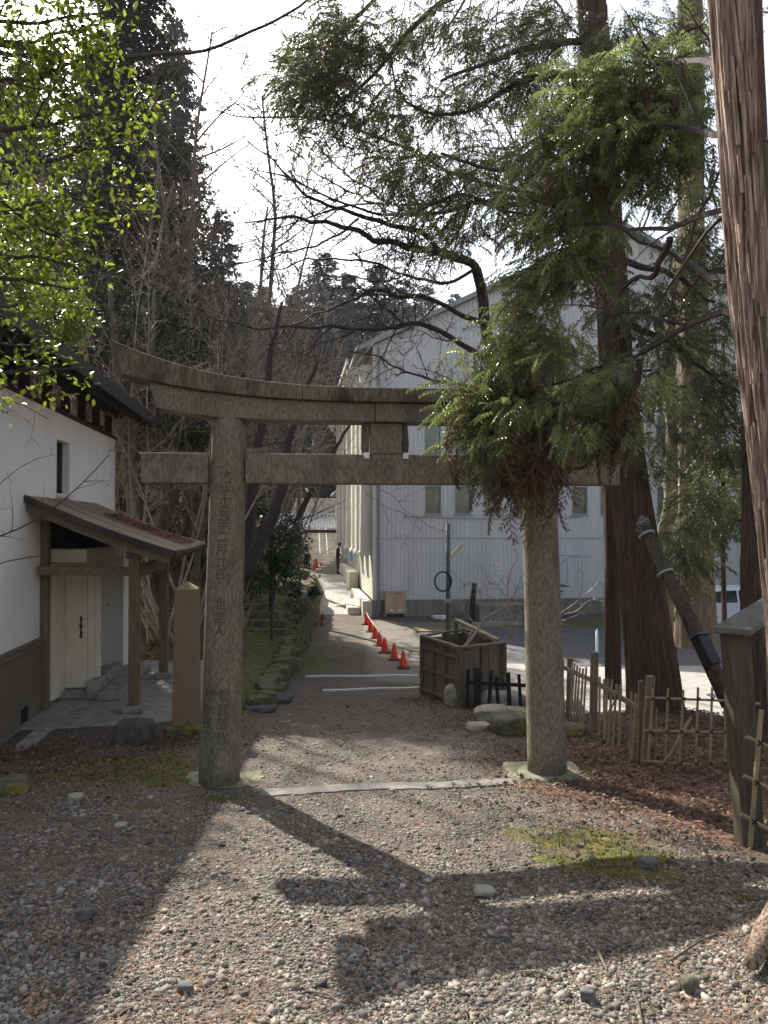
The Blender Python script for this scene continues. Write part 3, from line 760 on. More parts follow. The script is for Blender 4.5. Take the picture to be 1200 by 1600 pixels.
# roof
r_ = MB()
for (a, b_) in ((-.7, PK), (PK, 2 * PK + .7)):
    za, zb = roofz(a) if a < PK else PZ, PZ if b_ <= PK else roofz(b_)
    if a < 0: za = EV + .49 * a
    r_.add([(a, -.35, za + .02), (b_, -.35, zb + .02), (b_, 19, zb + .02), (a, 19, za + .02), (a, -.35, za + .22), (b_, -.35, zb + .22), (b_, 19, zb + .22), (a, 19, za + .22)],
           [(0, 3, 2, 1), (4, 5, 6, 7), (0, 1, 5, 4), (3, 7, 6, 2), (0, 4, 7, 3), (1, 2, 6, 5)])
r_.build('roof', M['frame'], WH)
# side wall
dpipe = MB(); dpipe.tube([(.22, -.10, .2), (.22, -.10, EV - .1)], .05, 8)
for k in range(6): dpipe.box(.15, .29, -.16, -.04, 1.2 + k * 1.6, 1.25 + k * 1.6)
dpipe.build('downpipe', M['frame'], WH)
cbl = MB(); cbl.tube([(1.2 + i * .9, -.06, 3.9 - .10 * math.sin(i * math.pi / 8)) for i in range(9)], .012, 4); cbl.build('wall_cable', M['iron'], WH)
sw = MB(); sw.box(-.004, .2, .2, 18.6, .63, 2.62); sw.build('lower_side_wall', M['side_smooth'], WH)
MB().box(.02, .2, .2, 18.6, 2.622, EV - .1).build('upper_side_wall', M['side_white'], WH)
MB().box(.2, FX, 18.4, 18.6, 0, EV).build('back_wall', M['side_smooth'], WH)
MB().box(FX - .2, FX, .2, 18.4, 0, EV - .1).build('far_side_wall', M['side_smooth'], WH)
pm = MB(); pm.box(-.45, .018, -.42, .42, 2.5, 9.9); pm = pm.mesh('pilaster'); pm.materials.append(M['side_white'])
br = MB().box(-1.0, .02, -.14, .14, 9.6, 9.85).bar((-.15, 0, 8.8), (-.85, 0, 9.6), .16, .16).mesh('eave_bracket'); br.materials.append(M['side_white'])
for y in (.75, 3.1, 5.4, 9.0, 12.0, 15.4, 17.8):
    o = bpy.data.objects.new('pilaster', pm); col.objects.link(o); o.parent = WH; o.location = (0, y, 0)
    p = bpy.data.objects.new('eave_bracket', br); col.objects.link(p); p.parent = o
    MB().box(-.52, -.01, y - .5, y + .5, 2.36, 2.497).build('pilaster_foot', M['side_white'], o).location = (0, -y, 0)
MB().box(-1.05, -.95, .2, 18.4, 9.86, 10.1).build('side_gutter', M['side_white'], WH)
# pale base ledges beside the road
for (x0, x1, y0, y1, z0_, z1_) in ((-.42, -.07, -.2, 6.2, -.4, .62), (-.5, -.07, 6.2, 18.4, -.2, 1.35), (-.95, -.43, .6, 5.6, -.4, .30), (-1.35, -.96, 2.2, 8.0, -.4, .22)):
    MB().box(x0, x1, y0 + .003, y1 - .003, z0_, z1_).build('base_ledge', M['cream_conc'], WH, bevel=.02)
# green framed door far right
gd = MB().box(15.35, 17.0, -.06, -.033, .0, 2.1).build('side_door', M['pole'], WH)
q = MB(); q.box(15.2, 15.34, -.1, -.034, 0, 2.25); q.box(17.01, 17.15, -.1, -.034, 0, 2.25); q.box(15.34, 17.01, -.1, -.034, 2.105, 2.25); q.build('door_frame', M['green_paint'], gd)

def wh(x, y, z):  # warehouse local to world
    return WH.matrix_basis @ Vector((x, y, z))
WH_m = Matrix.Translation(WH.location) @ Matrix.Rotation(RZ, 4, 'Z')
# notice sheet on the side wall
sg = empty('wall_poster', WH_m @ Vector((-.012, 11.0, 3.3 - 1.2)), RZ, 'white poster with blue lower picture on the warehouse side wall', 'poster')
MB().box(-.012, 0, -1.1, 1.1, -.62, .75).build('sheet', M['white_paint'], sg)
MB().box(-.016, -.0125, -.85, .75, -.5, .12).build('blue_picture', M['blue_print'], sg)
MB().box(-.016, -.0125, -.6, .5, .3, .42).build('printed_line', M['blue_print'], sg)

# notice cabinet by the foundation
cb = onG(615, 962)
cbp = empty('storage_cabinet', WH_m @ Vector((.82, -.42, .0)), RZ, 'beige plywood fire hose cabinet with double doors against the warehouse foundation', 'cabinet')
cw = .40
for x in (-.40, .36): MB().box(x, x + .04, -.02, .30, 0, .14).build('leg', M['cabinet_frame'], cbp)
MB().box(-.40, .40, -.02, .30, .14, 1.0).build('cabinet_body', M['cabinet_frame'], cbp)
for s_ in (-1, 1):
    dd = MB().box(min(s_ * .003, s_ * .385), max(s_ * .003, s_ * .385), -.045, -.022, .17, .975).build('cabinet_door', M['cabinet'], cbp)
    MB().box(s_ * .17 - .055, s_ * .17 + .055, -.05, -.046, .25, .32).build('paper_label', M['white_paint'], dd)
MB().box(.085, .115, -.065, -.046, .53, .6).build('latch', M['iron'], cbp)
MB().box(-.44, .44, -.08, .32, 1.0, 1.03).build('cabinet_lid', M['white_strip'], cbp)
me = text_mesh('ホース格納箱', .075, M['ink']); o = bpy.data.objects.new('lettering', me); col.objects.link(o); o.parent = cbp
o.rotation_euler = (math.radians(90), 0, 0); o.location = (.0, -.0475, .90)

# annex with pilasters, canopy and stairs far down the road
AN = empty('annex_building', WH_m @ Vector((.3, 18.7, .4)), RZ, 'low cream annex with ribbed wall continuing behind the warehouse', 'building')
MB().box(0, 8, 0, 12, 0, 5.4).build('wall', M['side_white'], AN)
a_ = MB()
for k in range(14): a_.box(-.14, -.002, .5 + k * .85, .78 + k * .85, 2.2, 5.2)
a_.build('ribs', M['cream_conc'], AN)
MB().box(-.5, 8.3, -.05, 12.3, 5.4, 5.6).build('roof', M['frame'], AN)
MB().box(-.02, -.003, 3.2, 4.6, .3, 2.0).build('door', M['pole'], AN)
cp = empty('walkway_canopy', (-5.2, 56, -1.6), RZ, 'white corrugated canopy roof spanning the road in front of the stone stairs', 'canopy')
zz = MB(); nz = 26; wd = 5.4
for k in range(nz * 2 + 1):
    x = -wd / 2 + wd * k / (nz * 2); dz_ = .11 if k % 2 else -.06
    zz.v += [(x, -1.2, 2.95 + dz_), (x, 1.2, 3.7 + dz_)]
for k in range(nz * 2): a = 2 * k; zz.f.append((a, a + 2, a + 3, a + 1))
zz.build('corrugated_sheet', M['white_paint'], cp)
MB().box(-wd / 2, wd / 2, 1.0, 1.1, 3.72, 4.05).build('ridge_panel', M['white_paint'], cp)
for k in range(18):
    x = -wd / 2 + .2 + k * .29
    t_ = MB(); t_.prism([(x - .07, 3.93), (x + .07, 3.93), (x, 3.78)], .985, .998); t_.build('ridge_slot', M['dark'], cp)
MB().box(-wd / 2, wd / 2, -1.1, -.95, 2.62, 2.84).build('eave_beam', M['darkwood'], cp)
for x in (-wd / 2 + .1, wd / 2 - .1): MB().box(x - .07, x + .07, -1.05, -.91, -.05, 2.62).build('canopy_post', M['wood'], cp)
st = empty('stone_staircase', (-4.8, 62, -1.65), RZ, 'long sunlit stone staircase climbing behind the canopy', 'stairs')
for k in range(22):
    MB().box(-2.6, 1.9, k * .42, k * .42 + .46, k * .26 - .3, (k + 1) * .26).build('step', M['stairs_far'], st)
for x in (-.35, .25):
    rr_ = MB(); rr_.tube([(x, 0, .9), (x, 4.2, 3.5)], .035, 6)
    for k in range(4): rr_.tube([(x, k * 1.3, k * .8 + .2), (x, k * 1.3, k * .8 + .95)], .03, 5)
    rr_.build('handrail', M['white_paint'], st)
MB().box(-6.5, -2.65, 1, 9.5, -.5, 3.4).build('side_wall', M['stairs_far'], st)
MB().box(1.95, 3.2, 0, 9.5, -.5, 5.4).build('side_wall', M['side_white'], st)
es = empty('entrance_steps', (-2.9, 45.0, Gf(-2.9, 45)), RZ, 'short pale side steps with white sloping handrail beside the standing person', 'steps')
for k in range(6):
    MB().box(-1.35 + k * .27, -1.35 + (k + 1) * .27 if k < 5 else .9, -.4, .9, -.4, .16 * (k + 1)).build('step', M['cream_conc'], es)
hr = MB(); hr.tube([(-1.5, -.45, .75), (.3, -.45, 1.85), (.9, -.45, 1.85)], .04, 6)
for k in range(8): hr.tube([(-1.4 + k * .25, -.45, .05 + k * .14), (-1.4 + k * .25, -.45, .8 + k * .15)], .015, 4)
hr.build('handrail', M['white_paint'], es)

# ------------------------------------------------------------------ traffic cones, rope, hydrant
def cone_thing(loc, label, group, s=1.0):
    e = empty('traffic_cone', loc, R.uniform(-.3, .3), label, 'traffic cone', group)
    e.scale = (s, s, s); return e
bm_ = MB(); bm_.box(-.16, .16, -.16, .16, .0, .03); cone_base = bm_.mesh('base'); cone_base.materials.append(M['cone_base'])
bm_ = MB(); bm_.tube([(0, 0, .03), (0, 0, .06), (0, 0, .43), (0, 0, .45)], [.115, .105, .035, .028], 16); cone_body = bm_.mesh('cone_body'); cone_body.materials.append(M['cone'])
for p_ in cone_body.polygons: p_.use_smooth = True
conepx = [(630, 1044), (616, 1031), (601, 1020), (593, 1009), (586, 997), (579, 987), (573, 975)]
desc = ['nearest red traffic cone, standing alone by the wooden enclosure', 'second nearest red traffic cone, just behind the front one', 'third red traffic cone, where the rope is tied',
        'fourth red traffic cone from the front in the roped row', 'middle red traffic cone close behind the fourth in the roped row', 'sixth red traffic cone, second from the far end of the row', 'smallest, dusty red cone at the far end of the row by the warehouse ledge']
tops = []
for (px, py), lb in zip(conepx, desc):
    g_ = onG(px, py, 10)
    e = cone_thing(g_, lb, 'cones along the path', .98 + R.uniform(-.03, .03))
    e.rotation_euler.x = R.uniform(-.03, .03)
    for nm, me in (('base', cone_base), ('cone_body', cone_body)):
        o = bpy.data.objects.new(nm, me); col.objects.link(o); o.parent = e
    tops.append(Vector((g_.x, g_.y, g_.z + .42)))
rp = MB()
def sag(a, b_, s, n=6): return [a.lerp(b_, i / n) - Vector((0, 0, s * 4 * (i / n) * (1 - i / n))) for i in range(n + 1)]
for i in range(2, 6): rp.tube(sag(tops[i], tops[i + 1], .04), .014, 5)
rp.tube(sag(tops[2], Vector((.72, 14.6, -.72)), .12, 10), .008, 4)
rp.thing('barrier_rope', M['rope'], tops[2], 'pale orange rope strung along the tops of the cones to the enclosure', 'rope')
hg = onG(504, 977, 10)
hy = empty('fire_hydrant', hg, 0, 'small dark red fire hydrant standing at the left edge of the gravel path', 'fire hydrant')
q = MB(); q.tube([(0, 0, 0), (0, 0, .05), (0, 0, .051), (0, 0, .30), (0, 0, .34), (0, 0, .40), (0, 0, .43)], [.09, .09, .06, .06, .075, .055, .01], 14); q.build('barrel', M['hydrant'], hy, smooth=True)
q = MB(); q.tube([(0, 0, .43), (0, 0, .47)], .02, 6); q.build('valve_nut', M['hydrant'], hy)
q = MB(); q.tube([(-.10, 0, .27), (.10, 0, .27)], .032, 10); q.build('outlet', M['hydrant'], hy)
# far red cones and box
fc = Vector((-4.4, 49.5, Gf(-4.4, 49.5)))
for (dx, s, lb) in ((0, 2.2, 'tall red cone near the two walkers at the foot of the stairs'), (.35, 1.5, 'shorter red cone beside the tall one near the stairs')):
    e = cone_thing((fc.x + dx, fc.y, fc.z), lb, 'distant cones by the stairs', s)
    for nm, me in (('base', cone_base), ('cone_body', cone_body)):
        o = bpy.data.objects.new(nm, me); col.objects.link(o); o.parent = e
bx = empty('barrier_block', (fc.x + .75, fc.y - .6, Gf(fc.x + .75, fc.y - .6)), 0, 'low red plastic barrier block right of the distant cones', 'barrier')
MB().box(-.3, .3, -.2, .2, 0, .6).build('barrier_body', M['cone'], bx, bevel=.05)
MB().box(-.31, .31, -.21, .21, .25, .3).build('barrier_groove', M['cone_base'], bx)

# ------------------------------------------------------------------ people on the road
def person(loc, hgt, rz, label, top, legs, pack=False, bow=0.0, stride=.08):
    P = empty('person', loc, rz, label, 'person')
    s = hgt / 1.7
    J = {'pel': (0, 0, .92), 'wst': (0, 0, 1.08), 'chs': (0, -bow * .1, 1.30), 'nck': (0, -bow * .25, 1.46), 'hd0': (0, -bow * .5 - .01, 1.53), 'hd1': (0, -bow * .9 - .01, 1.67)}
    vs = [J['pel'], J['wst'], J['chs'], J['nck'], J['hd0'], J['hd1']]
    rad = [.135, .125, .15, .055, .085, .085]
    ed = [(0, 1), (1, 2), (2, 3), (3, 4), (4, 5)]
    def add(p, r, par):
        vs.append(p); rad.append(r); ed.append((par, len(vs) - 1)); return len(vs) - 1
    for sd in (-1, 1):
        k = add((sd * .10, 0, .86), .095, 0); k = add((sd * .10, -.02 * sd * stride * 8, .48), .062, k); k = add((sd * .10, sd * stride, .09), .045, k)
        k = add((sd * .11, sd * stride - .14, .04), .04, k)
        a = add((sd * .18, -bow * .2, 1.40), .058, 2); a = add((sd * .23, 0, 1.13), .045, a); a = add((sd * .19, -.16, .93), .035, a); a = add((sd * .17, -.22, .88), .03, a)
    me = bpy.data.meshes.new('body'); me.from_pydata([tuple(c * s for c in v) for v in vs], ed, [])
    o = bpy.data.objects.new('body', me); col.objects.link(o)
    o.modifiers.new('skin', 'SKIN'); o.modifiers.new('sub', 'SUBSURF').levels = 1
    for i, sv in enumerate(me.skin_vertices[0].data): sv.radius = (rad[i] * s * (1.15 if i < 3 else 1), rad[i] * s * (.75 if i < 3 else 1)); sv.use_root = (i == 0)
    dg = bpy.context.evaluated_depsgraph_get(); m2 = bpy.data.meshes.new_from_object(o.evaluated_get(dg))
    bpy.data.objects.remove(o)
    m2.materials.clear()
    for k in (legs, top, 'skin', 'cloth_black'): m2.materials.append(M[k])
    for p in m2.polygons:
        z = p.center.z / s; p.use_smooth = True
        arm = abs(p.center.x) / s > .15
        p.material_index = 3 if z < .08 else (2 if (z > 1.45 or (arm and z < .95 and p.center.y < -.12 * s)) else (1 if z > .93 or (arm and z > .85) else 0))
    b = bpy.data.objects.new('body', m2); col.objects.link(b); b.parent = P
    h_ = MB(); h_.tube([(0, -bow * .9 * s + .01, 1.60 * s), (0, -bow * .9 * s + .012, 1.66 * s), (0, -bow * .9 * s + .005, 1.72 * s), (0, -bow * .9 * s, 1.745 * s)], [.085 * s, .098 * s, .075 * s, .02], 12)
    h_.build('hair', M['hair'], P, smooth=True)
    if pack:
        MB().box(-.15 * s, .15 * s, .11 * s, .30 * s, 1.0 * s, 1.42 * s).build('backpack', M['cloth_black'], P, bevel=.05)
    return P
pp = W(528, 898.5, 42.0); person((pp.x, pp.y, Gf(pp.x, pp.y)), 1.72, math.radians(75), 'person in black top and dark trousers looking down beside the warehouse wall', 'cloth_black', 'cloth_brown', bow=.12)
for (px, rz, lb, tp, lg, pk, hh_) in ((481, 160, 'walker with black backpack and dark clothes at the foot of the stairs', 'cloth_black', 'cloth_dark', True, 1.5),
                                   (474, 200, 'walker in white top with dark trousers left of the backpacker', 'cloth_white', 'cloth_dark', False, 1.42)):
    pp = W(px, 898, 48); person((pp.x, pp.y, Gf(pp.x, pp.y)), hh_, math.radians(rz), lb, tp, lg, pk)

# ------------------------------------------------------------------ wooden enclosure and dark picket fence
en0 = onG(661, 1076); en1 = onG(716, 1092)
a0 = Vector((.70, 14.05, 0)); a1 = Vector((1.20, 12.2, 0)); a2 = Vector((1.98, 12.75, 0)); a3 = Vector((1.55, 14.7, 0))
ztop = -.45
EN = empty('wooden_enclosure', (1.3, 13.2, Gf(1.3, 13.2)), 0, 'open-topped weathered wooden box enclosure at the right edge of the gravel path', 'enclosure')
def enc_side(p, q, nb, hp, hq, rails=True, inward=1):
    L = (q - p).length; d = (q - p).normalized()
    nrm = Vector((d.y, -d.x, 0)) * inward
    zb = min(Gf(p.x, p.y), Gf(q.x, q.y)) - .05
    nbrd = max(3, int(L / .105))
    for i in range(nbrd):
        t0 = (i + .04) / nbrd; t1 = (i + .96) / nbrd
        c0 = p.lerp(q, t0) + nrm * (.02 + .002 * (i % 3)); c1 = p.lerp(q, t1) + nrm * (.02 + .002 * (i % 3)); zt = hp + (hq - hp) * (t0 + t1) / 2 - R.uniform(.02, .06)
        bq = MB(); bq.add([c0.to_tuple()[:2] + (zb,), c1.to_tuple()[:2] + (zb,), c1.to_tuple()[:2] + (zt,), c0.to_tuple()[:2] + (zt,)] +
                          [(c0 + nrm * .016).to_tuple()[:2] + (zb,), (c1 + nrm * .016).to_tuple()[:2] + (zb,), (c1 + nrm * .016).to_tuple()[:2] + (zt,), (c0 + nrm * .016).to_tuple()[:2] + (zt,)],
                          [(0, 1, 2, 3), (7, 6, 5, 4), (0, 4, 5, 1), (1, 5, 6, 2), (2, 6, 7, 3), (3, 7, 4, 0)])
        bq.build('board', M['wood_enc'], EN, world=True)
    for i in range(nb + 1):
        t = i / nb; c = p.lerp(q, t); zt = hp + (hq - hp) * t; g_ = Gf(c.x, c.y)
        MB().bar((c.x, c.y, g_ - .05), (c.x, c.y, zt), .07 if 0 < i < nb else .09, .06, up=(d.x, d.y, 0)).build('upright', M['wood_rail'], EN, bevel=.004, world=True)
        if i < nb and rails:
            c2 = p.lerp(q, (i + 1) / nb); zt2 = hp + (hq - hp) * (i + 1) / nb
            for fz in (.10, .47, .84):
                g2 = Gf(c2.x, c2.y)
                a_ = c + d * .035 - nrm * .002; b__ = c2 - d * .035 - nrm * .002
                MB().bar((a_.x, a_.y, g_ + (zt - g_) * fz), (b__.x, b__.y, g2 + (zt2 - g2) * fz), .045, .045).build('cross_rail', M['wood_rail'], EN, bevel=.003, world=True)
    MB().bar((p.x, p.y, hp + .017), (q.x, q.y, hq + .017), .10, .032).build('top_cap', M['wood_rail'], EN, bevel=.004, world=True)
enc_side(a0, a1, 3, -.44, -.36, inward=-1)
enc_side(a1, a2, 2, -.36, -.37, inward=-1, rails=False)
enc_side(a0, a3, 2, -.44, -.40, inward=1)
enc_side(a3, a2, 3, -.40, -.37, inward=1)
MB().bar((1.35, 14.4, -.18), (1.9, 12.9, -.33), .10, .05).build('loose_plank', M['bamboo'], EN, world=True)
MB().bar((1.35, 14.4, -.6), (1.35, 14.4, -.16), .06, .06).build('loose_post', M['wood_rail'], EN, world=True)

def pickets(name, p, q, n, h, label, m, rail_z=(.72,), wob_=.04, width=.05, posts=(), diag=None, group=None):
    F_ = empty(name, (p[0], p[1], Gf(p[0], p[1])), 0, label, 'fence', group)
    for i in range(n):
        t = i / (n - 1); x = p[0] + (q[0] - p[0]) * t; y = p[1] + (q[1] - p[1]) * t; g_ = Gf(x, y)
        big = i in posts; hh2 = h * R.uniform(.9, 1.06) * (1.15 if big else 1)
        MB().bar((x, y, g_ - .1), (x + R.uniform(-wob_, wob_), y + R.uniform(-wob_, wob_), g_ + hh2), width * (1.9 if big else R.uniform(.85, 1.15)), width * (1.6 if big else .5)).build('fence_post' if big else 'picket', m, F_, bevel=.004, world=True)
    for rz_ in rail_z:
        z0_ = Gf(*p) + h * rz_; z1_ = Gf(*q) + h * rz_
        MB().bar((p[0], p[1] - .035, z0_), (q[0], q[1] - .035, z1_), .03, .055).build('fence_rail', m, F_, bevel=.004, world=True)
    if diag:
        MB().bar(diag[0], diag[1], .04, .04).build('brace', m, F_, world=True)
    return F_
pickets('picket_fence', (1.30, 12.05), (2.45, 10.9), 9, .62, 'low dark weathered picket fence running from the enclosure to the right torii pillar', M['burnt'], (.70,), .05, .055, posts=(1, 8))

# rocks
def rock(px, py, w_, h_, lb, m='rock', dpt=None, seed=0, name='rock', amp=.13, group='rocks beside the path'):
    g_ = onG(px, py); s_ = g_.y / 1200 * (.92 if py > 1290 else 1.32 if w_ > 24 else 1.1)
    me = stone_box(w_ * s_, (dpt or w_ * .8) * s_, h_ * s_ * 1.15, seed, 2, amp)
    o = link_mesh(name, me, M[m], smooth=False, loc=(g_.x, g_.y + (dpt or w_ * .8) * s_ * .35, g_.z - h_ * s_ * (.38 if name == 'loose_stone' else .2)))
    o.rotation_euler = (0, 0, random.Random(seed).uniform(-.3, .3))
    b = o.modifiers.new('sub', 'SUBSURF'); b.levels = 1; b.render_levels = 1
    return tag(o, lb, 'rock', group)
rock(720, 1104, 38, 28, 'rounded pale boulder in front of the wooden enclosure corner', seed=1, amp=.07)
rock(769, 1094, 36, 22, 'brown grey rock leaning against the dark picket fence', seed=2)
rock(788, 1110, 56, 22, 'long flat pale rock below the picket fence', seed=3)
rock(772, 1128, 44, 18, 'grey wedge shaped rock lying flat in the middle of the group', seed=4)
rock(806, 1122, 34, 12, 'small pale flat slab beside the torii pillar', seed=5)
rock(803, 1148, 52, 24, 'darker mossy flat rock lowest beside the torii pillar', 'rock_moss', seed=6)
rock(748, 1141, 32, 8, 'thin low grey stone sunk in the gravel', seed=7)
rock(892, 1110, 34, 16, 'grey stone just right of the torii pillar by the bamboo fence', seed=8)
rock(888, 1150, 44, 14, 'flat dull stone in the leaves right of the torii pillar', 'rock_moss', seed=9)
rock(206, 1160, 48, 26, 'black squared block lying in front of the porch post', 'rock_dark', seed=10, amp=.06)
rock(345, 1145, 1, 1, 'x', seed=11) if False else None
rock(757, 1397, 38, 14, 'pale oblong stone in the middle of the foreground gravel', 'rock', seed=12)
rock(1012, 1354, 32, 16, 'smooth dark stone beside the mossy mound', 'loose_dark', seed=13)
rock(917, 1560, 28, 22, 'rounded grey stone low in the foreground near the stick', 'loose_dark', seed=14)
rock(1076, 1545, 34, 24, 'greenish angular stone near the foot of the peeling trunk', 'rock_moss', seed=15)
rock(132, 1436, 28, 20, 'dark round stone in the shaded gravel on the left', 'loose_dark', seed=16)
rock(290, 1545, 28, 14, 'flat dark stone in the sunlit gravel at lower left', 'loose_dark', seed=17)
rock(118, 1250, 22, 9, 'whitish flat stone on the shaded ground before the storehouse', seed=18)
rock(190, 1292, 22, 8, 'pale flat pebble on the shaded gravel left of the torii', seed=19)
rock(12, 1240, 46, 18, 'mossy block at the left edge below the wainscot', 'rock_moss', seed=20)
def stone_label(px, py, k):
    side = ['far left', 'left', 'middle left', 'middle', 'middle right', 'right'][int(px / 200)]
    row = 'lowest row of the foreground gravel' if py > 1500 else ('middle of the foreground gravel' if py > 1400 else 'upper foreground gravel before the torii')
    return ['small angular', 'flat', 'rounded', 'tilted', 'chipped', 'oval', 'blunt', 'thin', 'squarish', 'dull', 'mottled', 'half-buried', 'wedge-like', 'pale', 'narrow', 'lumpy', 'smooth', 'stubby', 'broad', 'sharp-edged', 'plain grey', 'low', 'upright', 'triangular', 'pitted', 'brownish'][k % 26] + ' loose stone at the ' + side + ', in the ' + row
for k in range(26):
    px = R.uniform(20, 1150); py = R.uniform(1290, 1590); s_ = R.uniform(9, 16)
    rock(px, py, s_, s_ * R.uniform(.4, .7), stone_label(px, py, k), 'loose', seed=100 + k, name='loose_stone', amp=.1, group='loose stones in the foreground gravel')

# ------------------------------------------------------------------ utility pole, charred post, box
pb = W(700, 1010, 20); pb.z = Gf(pb.x, 20)
UP = empty('utility_pole', pb, 0, 'short dark grey pole with black cable coil and pale bracket behind the enclosure', 'pole')
ph = W(700, 818, 20).z - pb.z
MB().tube([(0, 0, -.1), (0, 0, ph)], .058, 14).build('shaft', M['pole'], UP, smooth=True)
c_ = MB(); n = 22
cz = W(700, 908, 20).z - pb.z
for k in range(3):
    c_.tube([(-.14 + (.20 + .012 * k) * math.cos(2 * math.pi * i / n), -.07 - .012 * k, cz + (.24 + .01 * k) * math.sin(2 * math.pi * i / n)) for i in range(n + 1)], .012, 5, cap=False)
c_.build('cable_coil', M['iron'], UP)
MB().bar((.05, 0, W(700, 872, 20).z - pb.z), (.38, 0, W(700, 850, 20).z - pb.z), .08, .09).build('bracket', M['bracket'], UP)
MB().box(-.075, .075, -.075, .075, cz - .55, cz - .45).build('pole_band', M['frame'], UP)
cp0 = onG(737, 975, 12)
MB().tube([(cp0.x, cp0.y, cp0.z - .1), (cp0.x + .02, cp0.y, cp0.z + .7), (cp0.x + .1, cp0.y, cp0.z + 1.5)], [.10, .10, .09], 9).thing('charred_post', M['burnt'], cp0, 'short charred black post standing in front of the warehouse foundation', 'post')
gb = onG(790, 975, 12)
GBX = empty('concrete_box', gb, RZ, 'weathered concrete box lying against the warehouse foundation', 'concrete box')
MB().box(-1.0, .65, 0, .8, -.1, .72).build('box_body', M['found'], GBX, bevel=.03)
MB().box(-1.3, .85, -.35, .0, -.1, .10).build('box_step', M['slab'], GBX, bevel=.02)
stl = empty('metal_stairs', WH_m @ Vector((5.6, -1.6, 0)), RZ, 'blue grey metal stair railing against the warehouse front', 'stairs')
q = MB()
for k in range(7): q.box(k * .25, k * .25 + .28, .1, 1.2, k * .2, k * .2 + .04)
q.build('treads', M['pole'], stl)
q = MB()
for yy in (.05, 1.25):
    q.tube([(0, yy, .95), (1.75, yy, 2.35), (2.6, yy, 2.35)], .025, 6)
    for k in range(5): q.tube([(k * .42, yy, k * .33), (k * .42, yy, .95 + k * .34)], .018, 5)
q.build('handrail', mat('blue_grey_paint', (.28, .38, .5), (.22, .3, .4), 5, .5, 0), stl)
# fallen boards and plastic litter in the yard
for i, (px, py, w_, lb) in enumerate(((640 + 50, 985, 1.6, 'brown boards lying flat in the yard in front of the warehouse'),)):
    g_ = onG(px, py, 12); MB().box(g_.x - .9, g_.x + .6, g_.y - .5, g_.y + .5, g_.z + .015, g_.z + .05).thing('board_sheet', M['obelisk'], g_, lb, 'boards')
g_ = onG(688, 967, 12)
me = stone_box(.6, .3, .14, 77, 2, .12); o = link_mesh('plastic_sheet', me, M['white_paint'], loc=g_); tag(o, 'crumpled white plastic sheet on the ground before the warehouse', 'plastic sheet')

# white pipe, red netted marker
g_ = onG(932, 1062, 9)
wp = empty('marker_pipe', g_, 0, 'thin white pipe standing behind the bamboo fence left of the thin trunk', 'pipe')
hh_ = (1058 - 982) / 1200 * g_.y
MB().tube([(0, 0, -.1), (0, 0, hh_)], .032, 10).build('pipe', M['white_post'], wp, smooth=True)
MB().tube([(0, 0, hh_ + .002), (0, 0, hh_ + .04)], .02, 8).build('pipe_cap', M['white_paint'], wp)
MB().tube([(0, 0, hh_ * .55), (0, 0, hh_ * .55 + .03)], .04, 10).build('pipe_band', M['frame'], wp)
g_ = onG(1055, 1090, 11.2)
rm = empty('red_marker', g_, 0, 'red netting cone on a dark stick right of the large cedar', 'marker')
d_ = g_.y; zt = W(1055, 974, d_).z - g_.z; zm = W(1055, 1001, d_).z - g_.z
MB().tube([(.02, 0, -.05), (0, 0, zm + .05)], .018, 6).build('stick', M['burnt'], rm)
q = MB(); q.tube([(0, 0, zm), (0, 0, zm + .03), (0, 0, zt - .03), (0, 0, zt)], [.05, .062, .02, .012], 10)
for k in range(7): q.tube([(0, 0, zm + k * (zt - zm) / 8), (0, 0, zm + k * (zt - zm) / 8 + .012)], .07 - k * .0075, 10)
q.build('netting_cone', M['cone'], rm)

# ------------------------------------------------------------------ white car
cg = W(1150, 970, 26.5)
CR = empty('parked_car', (11.9, 26.6, Gf(11.9, 26.6)), math.radians(4), 'white parked car half hidden behind the cedar trunks on the right', 'car')
prof = [(-1.75, .30), (-1.78, .75), (-1.68, .95), (-1.35, 1.02), (-.95, 1.42), (-.6, 1.50), (.7, 1.50), (1.05, 1.42), (1.35, 1.0), (1.72, .88), (1.80, .62), (1.78, .30)]
bb = MB(); n = len(prof)
for y, sx in ((-.78, 1), (-.70, 1), (.70, 1), (.78, 1)):
    pass
ring = []
for y, ins in ((-.80, 0), (.80, 0)):
    for x, z in prof:
        yy = y * (1 - .13 * max(0, (z - .95)) / .5); bb.v.append((x, yy, z))
bb.f = [tuple(range(n)), tuple(range(2 * n - 1, n - 1, -1))] + [(i, i + n, (i + 1) % n + n, (i + 1) % n) for i in range(n)]
cbod = bb.build('car_body', M['car_paint'], CR, bevel=.05)
def cg_win(pts, y, name='car_window'):
    m_ = MB(); k = len(pts)
    for off in (0, .012):
        for x, z in pts: m_.v.append((x, (abs(y) * (1 - .13 * max(0, z - .95) / .5) + .002 + off) * (1 if y > 0 else -1), z))
    m_.f = [tuple(range(k)), tuple(range(2 * k - 1, k - 1, -1))] + [(i, i + k, (i + 1) % k + k, (i + 1) % k) for i in range(k)]
    m_.build(name, M['car_glass'], CR)
for y in (-.80, .80):
    cg_win([(-1.22, 1.02), (-.90, 1.38), (-.10, 1.42), (-.10, 1.02)], y); cg_win([(-.02, 1.02), (-.02, 1.42), (.72, 1.42), (1.12, 1.02)], y)
MB().add([], [])
q = MB(); q.add([(-1.37, -.6, 1.05), (-1.37, .6, 1.05), (-1.0, .58, 1.42), (-1.0, -.58, 1.42)], [(0, 1, 2, 3)]); q.build('windshield', M['car_glass'], CR)
q = MB(); q.add([(1.355, -.6, 1.06), (1.355, .6, 1.06), (1.09, .58, 1.41), (1.09, -.58, 1.41)], [(3, 2, 1, 0)]); q.build('rear_window', M['car_glass'], CR)
